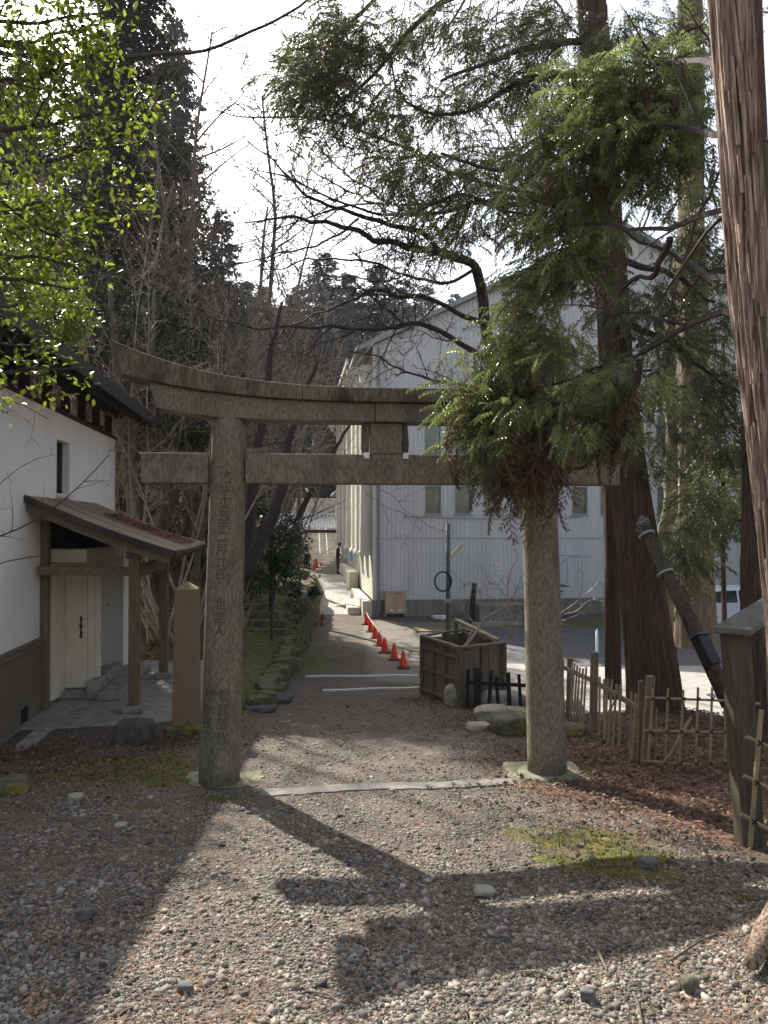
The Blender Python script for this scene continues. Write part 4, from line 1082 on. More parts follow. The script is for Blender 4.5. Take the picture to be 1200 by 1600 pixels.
for x in (-1.15, 1.15):
    for y in (-.80, .66):
        wl = MB().tube([(x, y - .03, .31), (x, y + .17, .31)], .31, 20).build('wheel', M['cone_base'], CR)
        MB().tube([(x, y - .045, .31), (x, y + .185, .31)], .18, 14).build('rim', M['frame'], wl)
for y in (-.55, .55): MB().box(-1.81, -1.76, y - .14, y + .14, .66, .80).build('headlight', M['white_paint'], CR)

# ------------------------------------------------------------------ bamboo fences, capped post, leaning log
def bamboo_pole(p, q, r, name, parent, n=8):
    p = Vector(p); q = Vector(q); L = (q - p).length; k = max(2, int(L / .16)); pts = []; rd = []
    for i in range(k + 1):
        t = i / k; c = p.lerp(q, t)
        if 0 < i < k:
            dd = (q - p).normalized() * .004
            pts += [c - dd * 1.5, c, c + dd * 1.5]; rd += [r, r * 1.14, r]
        else: pts.append(c); rd.append(r)
    return MB().tube(pts, rd, n).build(name, M['bamboo'], parent, world=True, smooth=False)
def knot(c, parent):
    m_ = MB(); c = Vector(c)
    m_.tube([c + Vector((-.018, -.02, -.018)), c + Vector((.018, -.026, .018))], .006, 5); m_.tube([c + Vector((.018, -.02, -.018)), c + Vector((-.018, -.026, .018))], .006, 5)
    m_.build('knot', M['twine'], parent, world=True)
d = 7.85
def FP(px, py, dd=d): return W(px, py, dd)
bf = empty('bamboo_fence', FP(1004, 1195), 0, 'low bamboo lattice fence panel in front of the large cedar trunk', 'fence')
for (y0, y1) in ((1089, 1094), (1140, 1143), (1187, 1197)):
    bamboo_pole(FP(1004 + (y0 < 1100) * 3, y0), FP(1140, y1), .013, 'bamboo_rail', bf)
bv = [(1019, 1075, 1010, 1192), (1042, 1075, 1036, 1208), (1066, 1077, 1058, 1207), (1089, 1073, 1083, 1220), (1111, 1073, 1105, 1222), (1133, 1080, 1128, 1224)]
for (a, b_, c2, e_) in bv:
    bamboo_pole(FP(a, b_, d - .035), FP(c2, e_, d - .035), .013, 'bamboo_upright', bf)
    for ry in (1090, 1141, 1190): knot(FP(a + (c2 - a) * (ry - b_) / (e_ - b_), ry, d - .06), bf)
MB().bar(FP(1015, 1055, d + .08), FP(1004, 1215, d + .08), .075, .09).build('fence_post', M['wood'], bf, bevel=.008, world=True)
bamboo_pole(FP(1078, 1120, d + .3), FP(1040, 1185, d + .25), .016, 'bamboo_prop', bf)
bamboo_pole(FP(1024, 1105, d + .1), FP(1021, 1190, d + .1), .012, 'bamboo_upright', bf)
# part going back to the left
bl = empty('bamboo_fence', FP(930, 1125, 9.6), 0, 'older grey bamboo paling fence running back behind the right torii pillar', 'fence')
LP = [(1006, 1112, 8.0), (930, 1065, 9.6), (884, 1044, 10.9), (845, 1030, 12.0)]
for (A_, B_) in zip(LP[:-1], LP[1:]):
    MB().bar(W(*A_), W(*B_), .03, .06).build('fence_rail', M['wood_enc'], bl, world=True, bevel=.004)
for (px, t0, b0, dd, w_) in ((925, 1018, 1128, 9.6, .085), (887, 1028, 1075, 10.9, .07), (997, 1062, 1205, 8.05, .05)):
    top = W(px + 3, t0, dd); bt = W(px, b0, dd); bt.z = Gf(bt.x, bt.y) - .1
    MB().bar(bt, top, w_, w_).build('fence_post', M['wood'], bl, bevel=.008, world=True)
ks = [992, 985, 968, 962, 955, 949, 943, 936, 915, 910, 905, 901, 897, 893, 879, 874, 869, 863, 857, 851]
for px in ks:
    dd = np.interp(-px, [-1006, -930, -884, -845], [8.0, 9.6, 10.9, 12.0]); ry = np.interp(px, [845, 884, 930, 1006], [1030, 1044, 1065, 1112])
    p = W(px, ry - R.uniform(14, 24) * 8 / dd, dd - .04); q = W(px - R.uniform(0, 7), ry + 40, dd - .04); q.z = max(q.z, Gf(q.x, q.y) - .03) if q.z < Gf(q.x, q.y) else Gf(q.x, q.y) + R.uniform(-.05, .02)
    bamboo_pole(p, q, .014, 'bamboo_upright', bl, 6)
bamboo_pole(W(953, 1108, 8.9), W(968, 1070, 8.7), .01, 'loose_bamboo', bl, 6)
# capped post and the rail board above it
pbse = onG(1160, 1310)
d2_ = 5.3
CPo = empty('capped_post', Vector((W(1150, 1310, d2_).x, d2_, Gf(W(1150, 1310, d2_).x, d2_))), 0, 'thick square wooden post carrying a sloping plank handrail at the right edge', 'post')
def rel(v, e): return Vector(v) - e.location
MB().bar(W(1168, 1325, d2_), W(1147, 988, d2_), .155, .15).build('post', mat('mossy_post_wood', (.10, .08, .052), (.055, .045, .03), 6, .85, .5, 22, (.08, .07, .04), 2.5, .55, stretch=(7, 7, .6)), CPo, bevel=.012, world=True)
MB().bar(W(1142, 986, d2_ - .12), W(1230, 930, d2_ + .95), .235, .05).build('cap_rail', mat('grey_rail_wood', (.16, .15, .12), (.10, .095, .08), 6, .85, .4, 22, (.08, .09, .05), 2.5, .55, stretch=(3, 1, 3)), CPo, bevel=.01, world=True)
MB().bar(W(1222, 1270, d2_ + .9), W(1214, 958, d2_ + .9), .15, .15).build('rear_post', M['wood'], CPo, bevel=.01, world=True)
# near bamboo piece on right edge
bn = empty('bamboo_fence', W(1175, 1310, 5.0), 0, 'bamboo fence piece tied to the capped post at the right edge', 'fence')
bamboo_pole(W(1187, 1108, 4.95), W(1168, 1318, 4.95), .016, 'bamboo_upright', bn)
bamboo_pole(W(1210, 1150, 5.2), W(1204, 1300, 5.2), .014, 'bamboo_upright', bn)
for (a, b_, c2, e_) in ((1163, 1150, 1230, 1180), (1159, 1210, 1230, 1245), (1154, 1269, 1230, 1312)):
    bamboo_pole(W(a, b_, 5.02), W(c2, e_, 5.02), .014, 'bamboo_rail', bn)
for (a, b_) in ((1183, 1158), (1178, 1219), (1173, 1279)): knot(W(a, b_, 4.92), bn)
bamboo_pole(W(1165, 1072, 6.9), W(1164, 1200, 6.9), .016, 'bamboo_upright', bn)
bamboo_pole(W(1156, 1097, 6.95), W(1185, 1099, 6.95), .015, 'bamboo_rail', bn)

# leaning log with straps and black box
lg = empty('leaning_log', W(1130, 1090, 8.6), 0, 'dark log propped against the cedar with a black box and wire straps', 'log')
L0 = W(1138, 1100, 8.4); L1 = W(1002, 818, 9.5)
MB().tube([L0, L0.lerp(L1, .5) + Vector((.015, 0, .01)), L1], [.092, .085, .07], 12).build('log_body', M['old_log'], lg, world=True, smooth=True)
dl = (L1 - L0).normalized()
for t in (.70, .93):
    c = L0.lerp(L1, t); MB().tube([c - dl * .012, c + dl * .012], .105, 12).build('strap', M['frame'], lg, world=True)
cbx = L0.lerp(L1, .30)
MB().bar(cbx - dl * .22 + Vector((0, -.09, 0)), cbx + dl * .12 + Vector((0, -.09, 0)), .17, .12).build('black_box', M['iron'], lg, world=True, bevel=.01)
MB().bar(cbx + dl * .125 + Vector((0, -.10, 0)), cbx + dl * .15 + Vector((0, -.10, 0)), .22, .16).build('box_lid', M['pole'], lg, world=True)
w_ = MB()
for k in range(16):
    c_ = L1 + Vector((R.uniform(-.05, .05), R.uniform(-.10, -.02), R.uniform(-.05, .06))); ra = R.uniform(.025, .06); ph = R.uniform(0, 6); tl = R.uniform(-1, 1)
    w_.tube([c_ + Vector((ra * math.cos(ph + i), tl * ra * math.sin(ph + i) * .5, ra * math.sin(ph + i))) for i in (0, .8, 1.6, 2.4, 3.2, 4.0)], .0045, 4)
w_.build('wire_tangle', M['frame'], lg, world=True)

# ------------------------------------------------------------------ mossy stone steps and low stone wall on the left
SS = empty('stone_steps', onG(450, 1030), 0, 'old mossy stone steps climbing the left bank behind the torii', 'steps')
stp = [(380, 470, 1032, 17.9), (388, 466, 1018, 18.5), (392, 458, 1000, 19.0), (384, 456, 985, 19.6), (376, 450, 970, 20.2), (370, 440, 957, 20.8), (362, 428, 945, 21.4), (352, 415, 935, 22.0), (345, 402, 927, 22.5)]
for i, (x0, x1, py, dd) in enumerate(stp):
    a = W(x0, py, dd + .15); b_ = W(x1, py - 1, dd)
    zt = a.z
    for k in range(3):
        u0 = a.lerp(b_, k / 3 + .01); u1 = a.lerp(b_, (k + 1) / 3 - .01)
        me = stone_box((u1 - u0).length, .5, .30, 300 + i * 5 + k, 2, .035)
        o = link_mesh('step', me, M['rock_moss'], SS); o.location = (u0 + u1) / 2 - SS.location + Vector((0, .25, -.16 - .13)); o.rotation_euler = (0, 0, math.atan2(u1.y - u0.y, u1.x - u0.x))
rw = empty('rock_wall', (XW(20), 20, Gf(-2, 20)), 0, 'low mossy rough stone retaining wall along the left side of the path', 'wall')
wall_meshes = [stone_box(1, 1, 1, 500 + k, 1, .11) for k in range(8)]
for me in wall_meshes: me.materials.append(M['rock_moss'])
cnt = 0; y = 11.9
while y < 33:
    hgt = float(np.interp(y, [11.5, 14, 17, 20, 24, 28, 33], [.16, .30, .5, .85, 1.2, 1.35, 1.2]))
    L = R.uniform(.22, .42); z = 0
    while z < hgt:
        hh2 = min(R.uniform(.16, .30), hgt - z + .08)
        o = bpy.data.objects.new('wall_stone', wall_meshes[cnt % 8]); col.objects.link(o); o.parent = rw
        o.location = Vector((XW(y) - .06 + R.uniform(-.05, .05) + (-.14 * z), y, Gf(XW(y) + .35, y) + z - .05)) - rw.location
        o.scale = (R.uniform(.28, .4), L * 1.08, hh2 * 1.15); o.rotation_euler = (R.uniform(-.1, .1), R.uniform(-.15, .15), R.uniform(-.3, .3) + R.choice([0, math.pi])); cnt += 1
        z += hh2
    y += L
# slope boulders beside the steps
bl_ = ['beside the fourth step', 'beside the third step', 'beside the second step', 'largest of those at the rock wall top', 'just above the fourth step', 'at the top of the rock wall', 'highest, right of the steps top', 'below the overhanging shrub', 'farthest up the bank by the road', 'squared, next to the dark post']
for k, (px, py, s_) in enumerate(((432, 962, 16), (446, 985, 18), (455, 1003, 18), (468, 960, 22), (455, 950, 18), (478, 945, 16), (442, 930, 18), (462, 925, 20), (475, 905, 18), (398, 955, 26))):
    rock(px, py, s_, s_ * .8, 'mossy bank boulder ' + bl_[k], 'rock_moss', seed=600 + k, name='bank_boulder', group='boulders on the mossy bank')
for (px, py, ww, lb) in ((425, 1098, 46, 'flat grey stone at the foot of the mossy bank, upper one'), (405, 1112, 40, 'flat grey stone at the foot of the mossy bank, lower one')):
    rock(px, py, ww, 8, lb, 'rock_dark', seed=700 + px, amp=.05)
dp = onG(424, 948, 15)
dpz = Vector((W(424, 948, 21).x, 21, W(424, 948, 21).z))
MB().tube([dpz + Vector((0, 0, -.3)), W(424, 862, 21)], .065, 9).thing('dark_post', M['burnt'], dpz, 'upright dark wooden post at the top of the mossy steps', 'post')

# ------------------------------------------------------------------ vegetation helpers
def jitter_path(p, d, L, n, wig, rng, up=0.0):
    pts = [Vector(p)]; d = Vector(d).normalized()
    for i in range(n):
        d = (d + Vector((rng.gauss(0, wig), rng.gauss(0, wig), rng.gauss(0, wig) + up))).normalized()
        pts.append(pts[-1] + d * (L / n))
    return pts
RMIN = [.003]
def sides(r): return 9 if r > .08 else (6 if r > .025 else (4 if r > .008 else 3))
def resample(pts, n):
    pts = [Vector(p) for p in pts]; seg = [(b - a).length for a, b in zip(pts[:-1], pts[1:])]; T_ = sum(seg); out = []
    for i in range(n + 1):
        s = T_ * i / n
        for k, L in enumerate(seg):
            if s <= L or k == len(seg) - 1: out.append(pts[k].lerp(pts[k + 1], min(1, s / max(L, 1e-6)))); break
            s -= L
    return out, T_
def limb(mb, pts, r0, r1, rng, wig=.0, n=None):
    n = n or max(6, len(pts) * 3)
    P, L = resample(pts, n)
    for i in range(1, n): P[i] += Vector((rng.gauss(0, wig), rng.gauss(0, wig), rng.gauss(0, wig)))
    if wig == 0 or True:
        for _ in range(1):
            P = [P[0]] + [(P[i - 1] + P[i] * 2 + P[i + 1]) / 4 for i in range(1, n)] + [P[-1]]
    rd = [r0 + (r1 - r0) * (i / n) for i in range(n + 1)]
    mb.tube(P, rd, sides(r0)); return P, rd, L
def sprout(mb, P, rd, L, rng, lvl, cfg, tips):
    """children along a limb; cfg = per level (count per metre, length ratio range, spread, wiggle, up)"""
    if lvl >= len(cfg): return
    cnt, lr, spread, wig, up = cfg[lvl]
    N_ = max(1, int(cnt * L + rng.random()))
    for _ in range(N_):
        t = rng.uniform(.12, 1.0); i = min(len(P) - 2, int(t * (len(P) - 1)))
        p = P[i].lerp(P[i + 1], rng.random()); tan = (P[i + 1] - P[i]).normalized()
        side = Vector((rng.gauss(0, 1), rng.gauss(0, 1), rng.gauss(0, 1))); side = (side - tan * side.dot(tan)).normalized()
        d = (tan * (1 - spread) + side * spread + Vector((0, 0, up))).normalized()
        l2 = L * rng.uniform(*lr) * (1.15 - .6 * t); l2 = max(l2, .12)
        r0 = min(rd[i] * .6, .004 + l2 * .011); r0 = max(r0, RMIN[0])
        Q = jitter_path(p, d, l2, 5 if l2 > .4 else 4, wig, rng, up * .15)
        rr = [r0 * (1 - .75 * k / (len(Q) - 1)) for k in range(len(Q))]
        mb.tube(Q, rr, sides(r0), cap=False)
        if lvl == len(cfg) - 1: tips.append((Q[-1], (Q[-1] - Q[-2]).normalized()))
        sprout(mb, Q, rr, l2, rng, lvl + 1, cfg, tips)

def leaf_template():
    v = np.array([[0, 0, 0], [.25, .20, .06], [.65, .24, .05], [1, 0, -.05], [.65, -.24, .05], [.25, -.20, .06], [.5, 0, -.01]], float)
    f = np.array([[0, 6, 1], [1, 6, 2], [2, 6, 3], [3, 6, 4], [4, 6, 5], [5, 6, 0]])
    return v, f
LV, LF = leaf_template()
def leaves_at(pts, dirs, per, size, spread=.12, droop=.1, aim=.6):
    pts = np.array([list(p) for p in pts]); dirs = np.array([list(d) for d in dirs])
    n = len(pts) * per
    P = np.repeat(pts, per, 0) + NR.normal(0, spread, (n, 3)); D = np.repeat(dirs, per, 0) * aim + NR.normal(0, .6, (n, 3)); D[:, 2] -= droop
    Rm = frames(D); sc_ = size * NR.uniform(.6, 1.25, n)
    V, F = scatter(LV, LF, P, Rm, sc_)
    return V, F, np.repeat(NR.random(n), len(LV))
# cedar spray: rope-like branchlets with short needles
def spray_template(nb=13, nn=7, wdt=.075):
    v = []; f = []
    def strip(p, d, L, up):
        p = np.array(p, float); d = np.array(d, float); d /= np.linalg.norm(d)
        s = np.cross(d, up); s /= np.linalg.norm(s) + 1e-9; u = np.cross(s, d)
        for i in range(nn):
            t = i / nn; c = p + d * L * t + np.array([0, 0, -.25 * L * t * t]); nl = wdt * (1 - .4 * t)
            for k, ang in enumerate((.0, 2.1, 4.2)):
                if (i + k) % 2 and k: continue
                o = (s * math.cos(ang + i) + u * math.sin(ang + i))
                tip = c + d * nl * 1.25 + o * nl * .62; w0 = np.cross(o, d) * wdt * .2
                b = len(v); v.extend([c - w0, c + w0 * 1.0, tip]); f.append([b, b + 1, b + 2])
    up = np.array([0, 0, 1.])
    main = lambda t: np.array([t, .04 * math.sin(4 * t), -.30 * t * t])
    for i in range(nb):
        t = .08 + .92 * i / nb; p = main(t); sgn = 1 if i % 2 else -1
        d = np.array([.75, .75 * sgn, -.25 - .3 * t]); strip(p, d, .34 * (1 - .55 * t) + .06, up)
    strip(main(.95), [1, 0, -.6], .16, up)
    for i in range(5):
        a = main(i / 5); b_ = main((i + 1) / 5); k = len(v)
        v.extend([a + [0, .006, 0], a - [0, .006, 0], b_ - [0, .005, 0]]); f.append([k, k + 1, k + 2])
        k = len(v); v.extend([a + [0, .006, 0], b_ - [0, .005, 0], b_ + [0, .005, 0]]); f.append([k, k + 1, k + 2])
    return np.array(v), np.array(f)
SV, SF = spray_template()
SVm, SFm = spray_template(9, 5, .115)
SV2, SF2 = spray_template(9, 4, .12)
def sprays(pos, dirs, size, tv=SV, tf=SF):
    pos = np.asarray(pos); dirs = np.asarray(dirs); n = len(pos)
    V, F = scatter(tv, tf, pos, frames(dirs), size * NR.uniform(.7, 1.3, n))
    return V, F, np.repeat(NR.random(n), len(tv))
def joinVF(L):
    Vs, Fs, Rs, k = [], [], [], 0
    for V, F, r in L: Vs.append(V); Fs.append(F + k); Rs.append(r); k += len(V)
    return np.concatenate(Vs), np.concatenate(Fs), np.concatenate(Rs)

def bark_trunk(path, rads, name, m, parent, nth=96, nz=110, amp=.05, freq=11, seed=0, lean=None):
    """trunk with real vertical fissures"""
    P, L = resample(path, nz); ts = np.linspace(0, 1, nz + 1)
    rr = np.interp(ts, np.linspace(0, 1, len(rads)), rads)
    V = np.zeros((nz + 1, nth, 3))
    for i in range(nz + 1):
        t = (P[min(i + 1, nz)] - P[max(i - 1, 0)]).normalized(); ref = Vector((0, 1, 0)); ref = (ref - t * ref.dot(t)).normalized(); b = t.cross(ref)
        for j in range(nth):
            a = 2 * math.pi * j / nth
            q = Vector((math.cos(a) * freq * .25, math.sin(a) * freq * .25, i / nz * L * .35 + seed))
            n1 = abs(mnoise.noise(q * 1.0)); n2 = mnoise.noise(q * 2.7); n3 = mnoise.noise(Vector((math.cos(a) * 1.2, math.sin(a) * 1.2, i / nz * L * .5 + seed)))
            r = rr[i] * (1 - amp * (1 - min(1, n1 * 4)) + amp * .55 * n2 + amp * 1.2 * n3)
            V[i, j] = P[i] + (ref * math.cos(a) + b * math.sin(a)) * r
    idx = np.arange((nz + 1) * nth).reshape(nz + 1, nth)
    F = np.stack([idx[:-1], np.roll(idx, -1, 1)[:-1], np.roll(idx, -1, 1)[1:], idx[1:]], -1).reshape(-1, 4)
    return np_mesh(name, V.reshape(-1, 3), F, m, parent, smooth=True, off=parent.location)

# ------------------------------------------------------------------ cedars on the right
rng = random.Random(5)
# (A) the near peeling cedar at the right edge
base = Vector((2.13, 3.7, Gf(2.13, 3.7)))
CA = empty('cedar_tree', base, 0, 'nearest cedar with sunlit peeling reddish bark leaning along the right edge', 'tree')
pathA = [base + Vector((.02, 0, -.25)), Vector((2.10, 3.66, .1)), W(1264, 1150, 3.64), W(1232, 900, 3.62), W(1192, 560, 3.6), W(1167, 300, 3.6), W(1147, 0, 3.6), W(1112, -500, 3.65), W(1080, -1200, 3.8)]
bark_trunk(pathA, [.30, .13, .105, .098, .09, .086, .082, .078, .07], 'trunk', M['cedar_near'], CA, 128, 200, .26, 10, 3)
q = MB()
for (a, b_, c2) in (((1215, 1395), (1190, 1455), (1168, 1500)), ((1225, 1420), (1205, 1500), (1190, 1560))):
    q.tube([W(a[0] + 25, a[1], 3.62), W(b_[0], b_[1], 3.45), W(c2[0], c2[1], 3.3)], [.09, .055, .03], 9)
q.build('root', M['cedar_near'], CA, world=True, smooth=True)
q = MB()   # strips of peeling bark
for k in range(70):
    t = rng.random(); y0 = -20 + t * 1100; x0 = np.interp(y0, [0, 300, 600, 900, 1200], [1124, 1140, 1162, 1192, 1212]) + rng.uniform(6, 48)
    dd = 3.6 - .095 - .00001 * y0 + rng.uniform(-.008, .006); Lp = rng.uniform(40, 150); sl2 = .075
    dd += ((x0 - np.interp(y0, [0, 300, 600, 900], [1147, 1167, 1195, 1232])) / 30) ** 2 * .03
    q.bar(W(x0, y0, dd), W(x0 + Lp * sl2 + rng.uniform(-3, 3), y0 + Lp, dd), rng.uniform(.006, .02), .004, up=(0, 1, 0))
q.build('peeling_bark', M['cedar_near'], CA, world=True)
wood = MB()
limbsA = [[W(1180, 505, 3.7), W(1130, 480, 4.2), W(1060, 520, 4.8), W(1000, 555, 5.3), W(940, 572, 5.8), W(880, 590, 6.1), W(820, 620, 6.3)],
          [W(1170, 330, 3.7), W(1120, 325, 4.2), W(1050, 355, 4.6), W(985, 350, 5.0), W(920, 345, 5.6), W(850, 380, 6.0)],
          [W(1160, 445, 3.8), W(1100, 420, 4.4), W(1050, 395, 4.9), W(975, 355, 5.2)],
          [W(1175, 120, 3.7), W(1110, 90, 4.3), W(1040, 90, 5.0), W(950, 110, 5.6), W(880, 140, 6.0)],
          [W(1175, 210, 3.7), W(1080, 200, 4.6), W(1000, 190, 5.0), W(930, 210, 5.5), W(860, 250, 5.9), W(820, 280, 6.1)],
          [W(940, 572, 5.8), W(880, 640, 5.9), W(830, 690, 6.0), W(790, 720, 6.1)],
          [W(1000, 560, 5.2), W(985, 640, 5.4), W(965, 700, 5.6), W(900, 730, 5.8), W(850, 740, 6.0)],
          [W(1050, 370, 4.7), W(1030, 430, 4.9), W(980, 440, 5.2), W(955, 440, 5.5)]]
AL = []
for L_ in limbsA:
    P, rd, LL = limb(wood, L_, .024, .008, rng, .02, 18); AL.append((P, rd, LL))
tips = []
for (P, rd, LL) in AL: sprout(wood, P, rd, LL, rng, 0, [(2.2, (.15, .3), .8, .14, -.12)], tips)
wood.build('branches', M['bark_dark'], CA, world=True)
def clustered(px, py, dd, rx_, ry_, n_, sd, per, cs, dep):
    k = max(2, n_ // per); u = NR.normal(0, sd, (k, 3)); D = dd + u[:, 2] * dep
    C_ = np.stack([(px + u[:, 0] * rx_ - 600) / 1200 * D, D, EYE + (820 - (py + u[:, 1] * ry_)) / 1200 * D], 1)
    i = np.repeat(np.arange(k), per); off = NR.normal(0, cs, (k * per, 3)) * [1, 1, .55]
    return C_, C_[i] + off, off
# foliage clumps: (px, py, depth, radius px x, radius px y, sprays)
clA = [(1040, 110, 5.2, 80, 55, 150), (960, 130, 5.4, 70, 50, 110), (1080, 190, 5.0, 50, 60, 60), (900, 190, 5.7, 60, 45, 100), (985, 210, 5.3, 70, 40, 100), (860, 250, 6.0, 55, 45, 80), (1000, 260, 5.4, 60, 30, 50),
       (930, 290, 5.7, 65, 50, 120), (870, 340, 6.0, 65, 45, 110), (1060, 265, 5.0, 40, 20, 30), (900, 390, 5.9, 70, 40, 110), (850, 440, 6.1, 55, 35, 70), (820, 500, 6.2, 45, 45, 90), (860, 540, 6.1, 60, 40, 90),
       (790, 560, 6.4, 50, 45, 100), (740, 620, 6.5, 42, 32, 90), (800, 630, 6.3, 60, 45, 110), (770, 690, 6.3, 45, 38, 100), (870, 640, 6.0, 60, 38, 70), (950, 600, 5.7, 60, 40, 70), (930, 660, 5.7, 55, 35, 60), (1010, 590, 5.4, 40, 28, 35), (800, 745, 6.4, 50, 30, 50), (1020, 170, 5.1, 50, 40, 70)]
G_ = []; Bn = []; tw = MB()
for (px, py, dd, rx_, ry_, n_) in clA:
    C_, P, off = clustered(px, py, dd, rx_, ry_, int(n_ * 1.95), .52, 12, .075, .4); n_ = len(P)
    ctr = W(px, py, dd)
    for c_ in C_: tw.tube([ctr + Vector((NR.normal(0, .05), 0, .05)), Vector(c_).lerp(ctr, .5) + Vector((0, 0, .03)), Vector(c_)], [.008, .006, .003], 4, cap=False)
    dr = off * 5 + np.stack([NR.normal(-.35, .45, n_), NR.normal(-.15, .45, n_), NR.normal(-.45, .4, n_)], 1)
    dead = NR.random(n_) < (.05 if py < 560 else .16)
    G_.append(sprays(P[~dead], dr[~dead], .165, SVm, SFm)); 
    if dead.any():
        dr[:, 2] -= 1.3; Bn.append(sprays(P[dead], dr[dead], .24, SV2, SF2))
n_ = 110; u = NR.normal(0, .5, (n_, 3)); D = 6.1 + u[:, 2] * .35
P = np.stack([(835 + u[:, 0] * 55 - 600) / 1200 * D, D, EYE + (820 - (700 + u[:, 1] * 55)) / 1200 * D], 1)
Bn.append(sprays(P, np.stack([NR.normal(0, .3, n_), NR.normal(0, .3, n_), np.full(n_, -1.)], 1), .27, SV2, SF2))
tw.build('twigs', M['bark_dark'], CA, world=True)
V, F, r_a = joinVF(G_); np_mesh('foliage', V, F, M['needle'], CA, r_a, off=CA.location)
V, F, r_a = joinVF(Bn); np_mesh('dead_foliage', V, F, M['needle_brown'], CA, r_a, off=CA.location)

# (B) the large cedar by the bamboo fence
bB = Vector((W(1022, 1100, 10.6).x, 10.6, Gf(W(1022, 1100, 10.6).x, 10.6)))
CB = empty('cedar_tree', bB, 0, 'large dark leaning cedar with furrowed trunk behind the bamboo fence', 'tree')
pathB = [W(1022, 1115, 10.6), W(1018, 1060, 10.6), W(1006, 960, 10.6), W(993, 830, 10.6), W(978, 700, 10.6), W(962, 560, 10.6), W(955, 400, 10.6), W(945, 200, 10.6), W(928, 0, 10.6), W(905, -300, 10.6), W(880, -900, 10.6)]
bark_trunk(pathB, [.40, .29, .255, .225, .21, .21, .20, .18, .15, .12, .10], 'trunk', M['cedar'], CB, 110, 150, .11, 12, 9)
wood = MB(); AL = []
limbsB = [[W(935, 60, 10.6), W(860, 60, 10), W(800, 75, 9.6), W(740, 100, 9.2), W(690, 120, 9)], [W(940, 120, 10.6), W(850, 110, 10.2), W(790, 135, 9.8), W(735, 175, 9.4), W(690, 180, 9.2), (W(630, 150, 9))],
          [W(945, 220, 10.6), W(860, 215, 10), W(790, 260, 9.6), W(740, 258, 9.3), W(690, 235, 9)], [W(930, -40, 10.6), W(800, -40, 10), W(700, -10, 9.4), W(620, 50, 9), W(580, 110, 8.8), W(530, 150, 8.6)],
          [W(950, 330, 10.6), W(860, 310, 10), W(790, 320, 9.7), W(720, 300, 9.5), W(650, 330, 9.2)], [W(925, -120, 10.6), W(760, -120, 9.8), W(640, -60, 9.2), W(560, 10, 8.9), W(510, 60, 8.7)],
          [W(950, 250, 10.6), W(1030, 230, 10.2), W(1100, 260, 9.8)], [W(955, 400, 10.6), W(1040, 420, 10.2), W(1120, 470, 9.8)], [W(960, 500, 10.6), W(1050, 530, 10.2), W(1130, 600, 9.9)],
          [W(950, 150, 10.6), W(1030, 60, 10.1), W(1110, 30, 9.8)]]
for L_ in limbsB: AL.append(limb(wood, L_, .055, .016, rng, .03, 16))
tips = []
for (P, rd, LL) in AL: sprout(wood, P, rd, LL, rng, 0, [(1.8, (.15, .35), .75, .13, -.1), (2.5, (.25, .5), .7, .15, -.15)], tips)
wood.build('branches', M['bark_dark'], CB, world=True)
clB = [(500, 60, 8.8, 45, 45, 75), (545, 40, 8.9, 50, 45, 80), (470, 105, 8.7, 30, 28, 38), (520, 120, 8.8, 45, 40, 70), (480, 160, 8.7, 32, 28, 40), (560, 160, 8.9, 50, 30, 45), (490, 205, 8.7, 20, 14, 18), (600, 70, 9, 50, 45, 50),
       (630, 160, 9.1, 60, 45, 50), (680, 60, 9.2, 60, 50, 60), (720, 150, 9.5, 60, 40, 50), (760, 40, 9.8, 60, 40, 60), (790, 130, 9.8, 60, 50, 60), (650, 250, 9.3, 55, 40, 50), (720, 250, 9.5, 55, 45, 45), (610, 270, 9.2, 40, 25, 28),
       (700, 330, 9.5, 60, 35, 45), (740, 370, 9.6, 35, 25, 26), (780, 230, 9.8, 55, 50, 50), (790, 330, 9.8, 40, 40, 35), (830, 60, 10, 60, 50, 80), (880, 20, 10.2, 60, 30, 60), (850, 130, 10, 50, 40, 50),
       (660, 410, 9.6, 30, 12, 10), (1010, 30, 10, 80, 30, 80), (1090, 60, 9.9, 50, 50, 70), (1080, 330, 10, 60, 50, 60), (1120, 400, 9.9, 50, 40, 60), (1050, 440, 10, 70, 35, 60), (1110, 500, 9.9, 50, 40, 70), (1040, 540, 10, 60, 40, 70),
       (1120, 590, 9.9, 50, 40, 70), (1060, 640, 10, 60, 35, 60), (1130, 680, 9.9, 35, 50, 70), (1000, 490, 10, 40, 40, 40), (1110, 780, 10.4, 35, 45, 60), (1060, 830, 10.6, 25, 40, 30), (895, 480, 9.9, 50, 50, 40), (880, 570, 10, 50, 40, 40), (1020, 700, 10.5, 40, 40, 30)]
G_ = []; Bn = []
for (px, py, dd, rx_, ry_, n_) in clB:
    C_, P, off = clustered(px, py, dd, rx_, ry_, int(n_ * (2.0 if px < 800 else 2.2)), .55, 10, .13, .6); n_ = len(P)
    dr = off * 3 + np.stack([NR.normal(-.35 if px < 900 else .2, .5, n_), NR.normal(-.1, .5, n_), NR.normal(-.4, .4, n_)], 1)
    dead = NR.random(n_) < .07
    G_.append(sprays(P[~dead], dr[~dead], .25, SV2, SF2)); Bn.append(sprays(P[dead], dr[dead], .24, SV2, SF2))
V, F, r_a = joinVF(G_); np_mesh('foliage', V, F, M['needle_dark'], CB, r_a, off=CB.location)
V, F, r_a = joinVF(Bn); np_mesh('dead_foliage', V, F, M['needle_brown'], CB, r_a, off=CB.location)

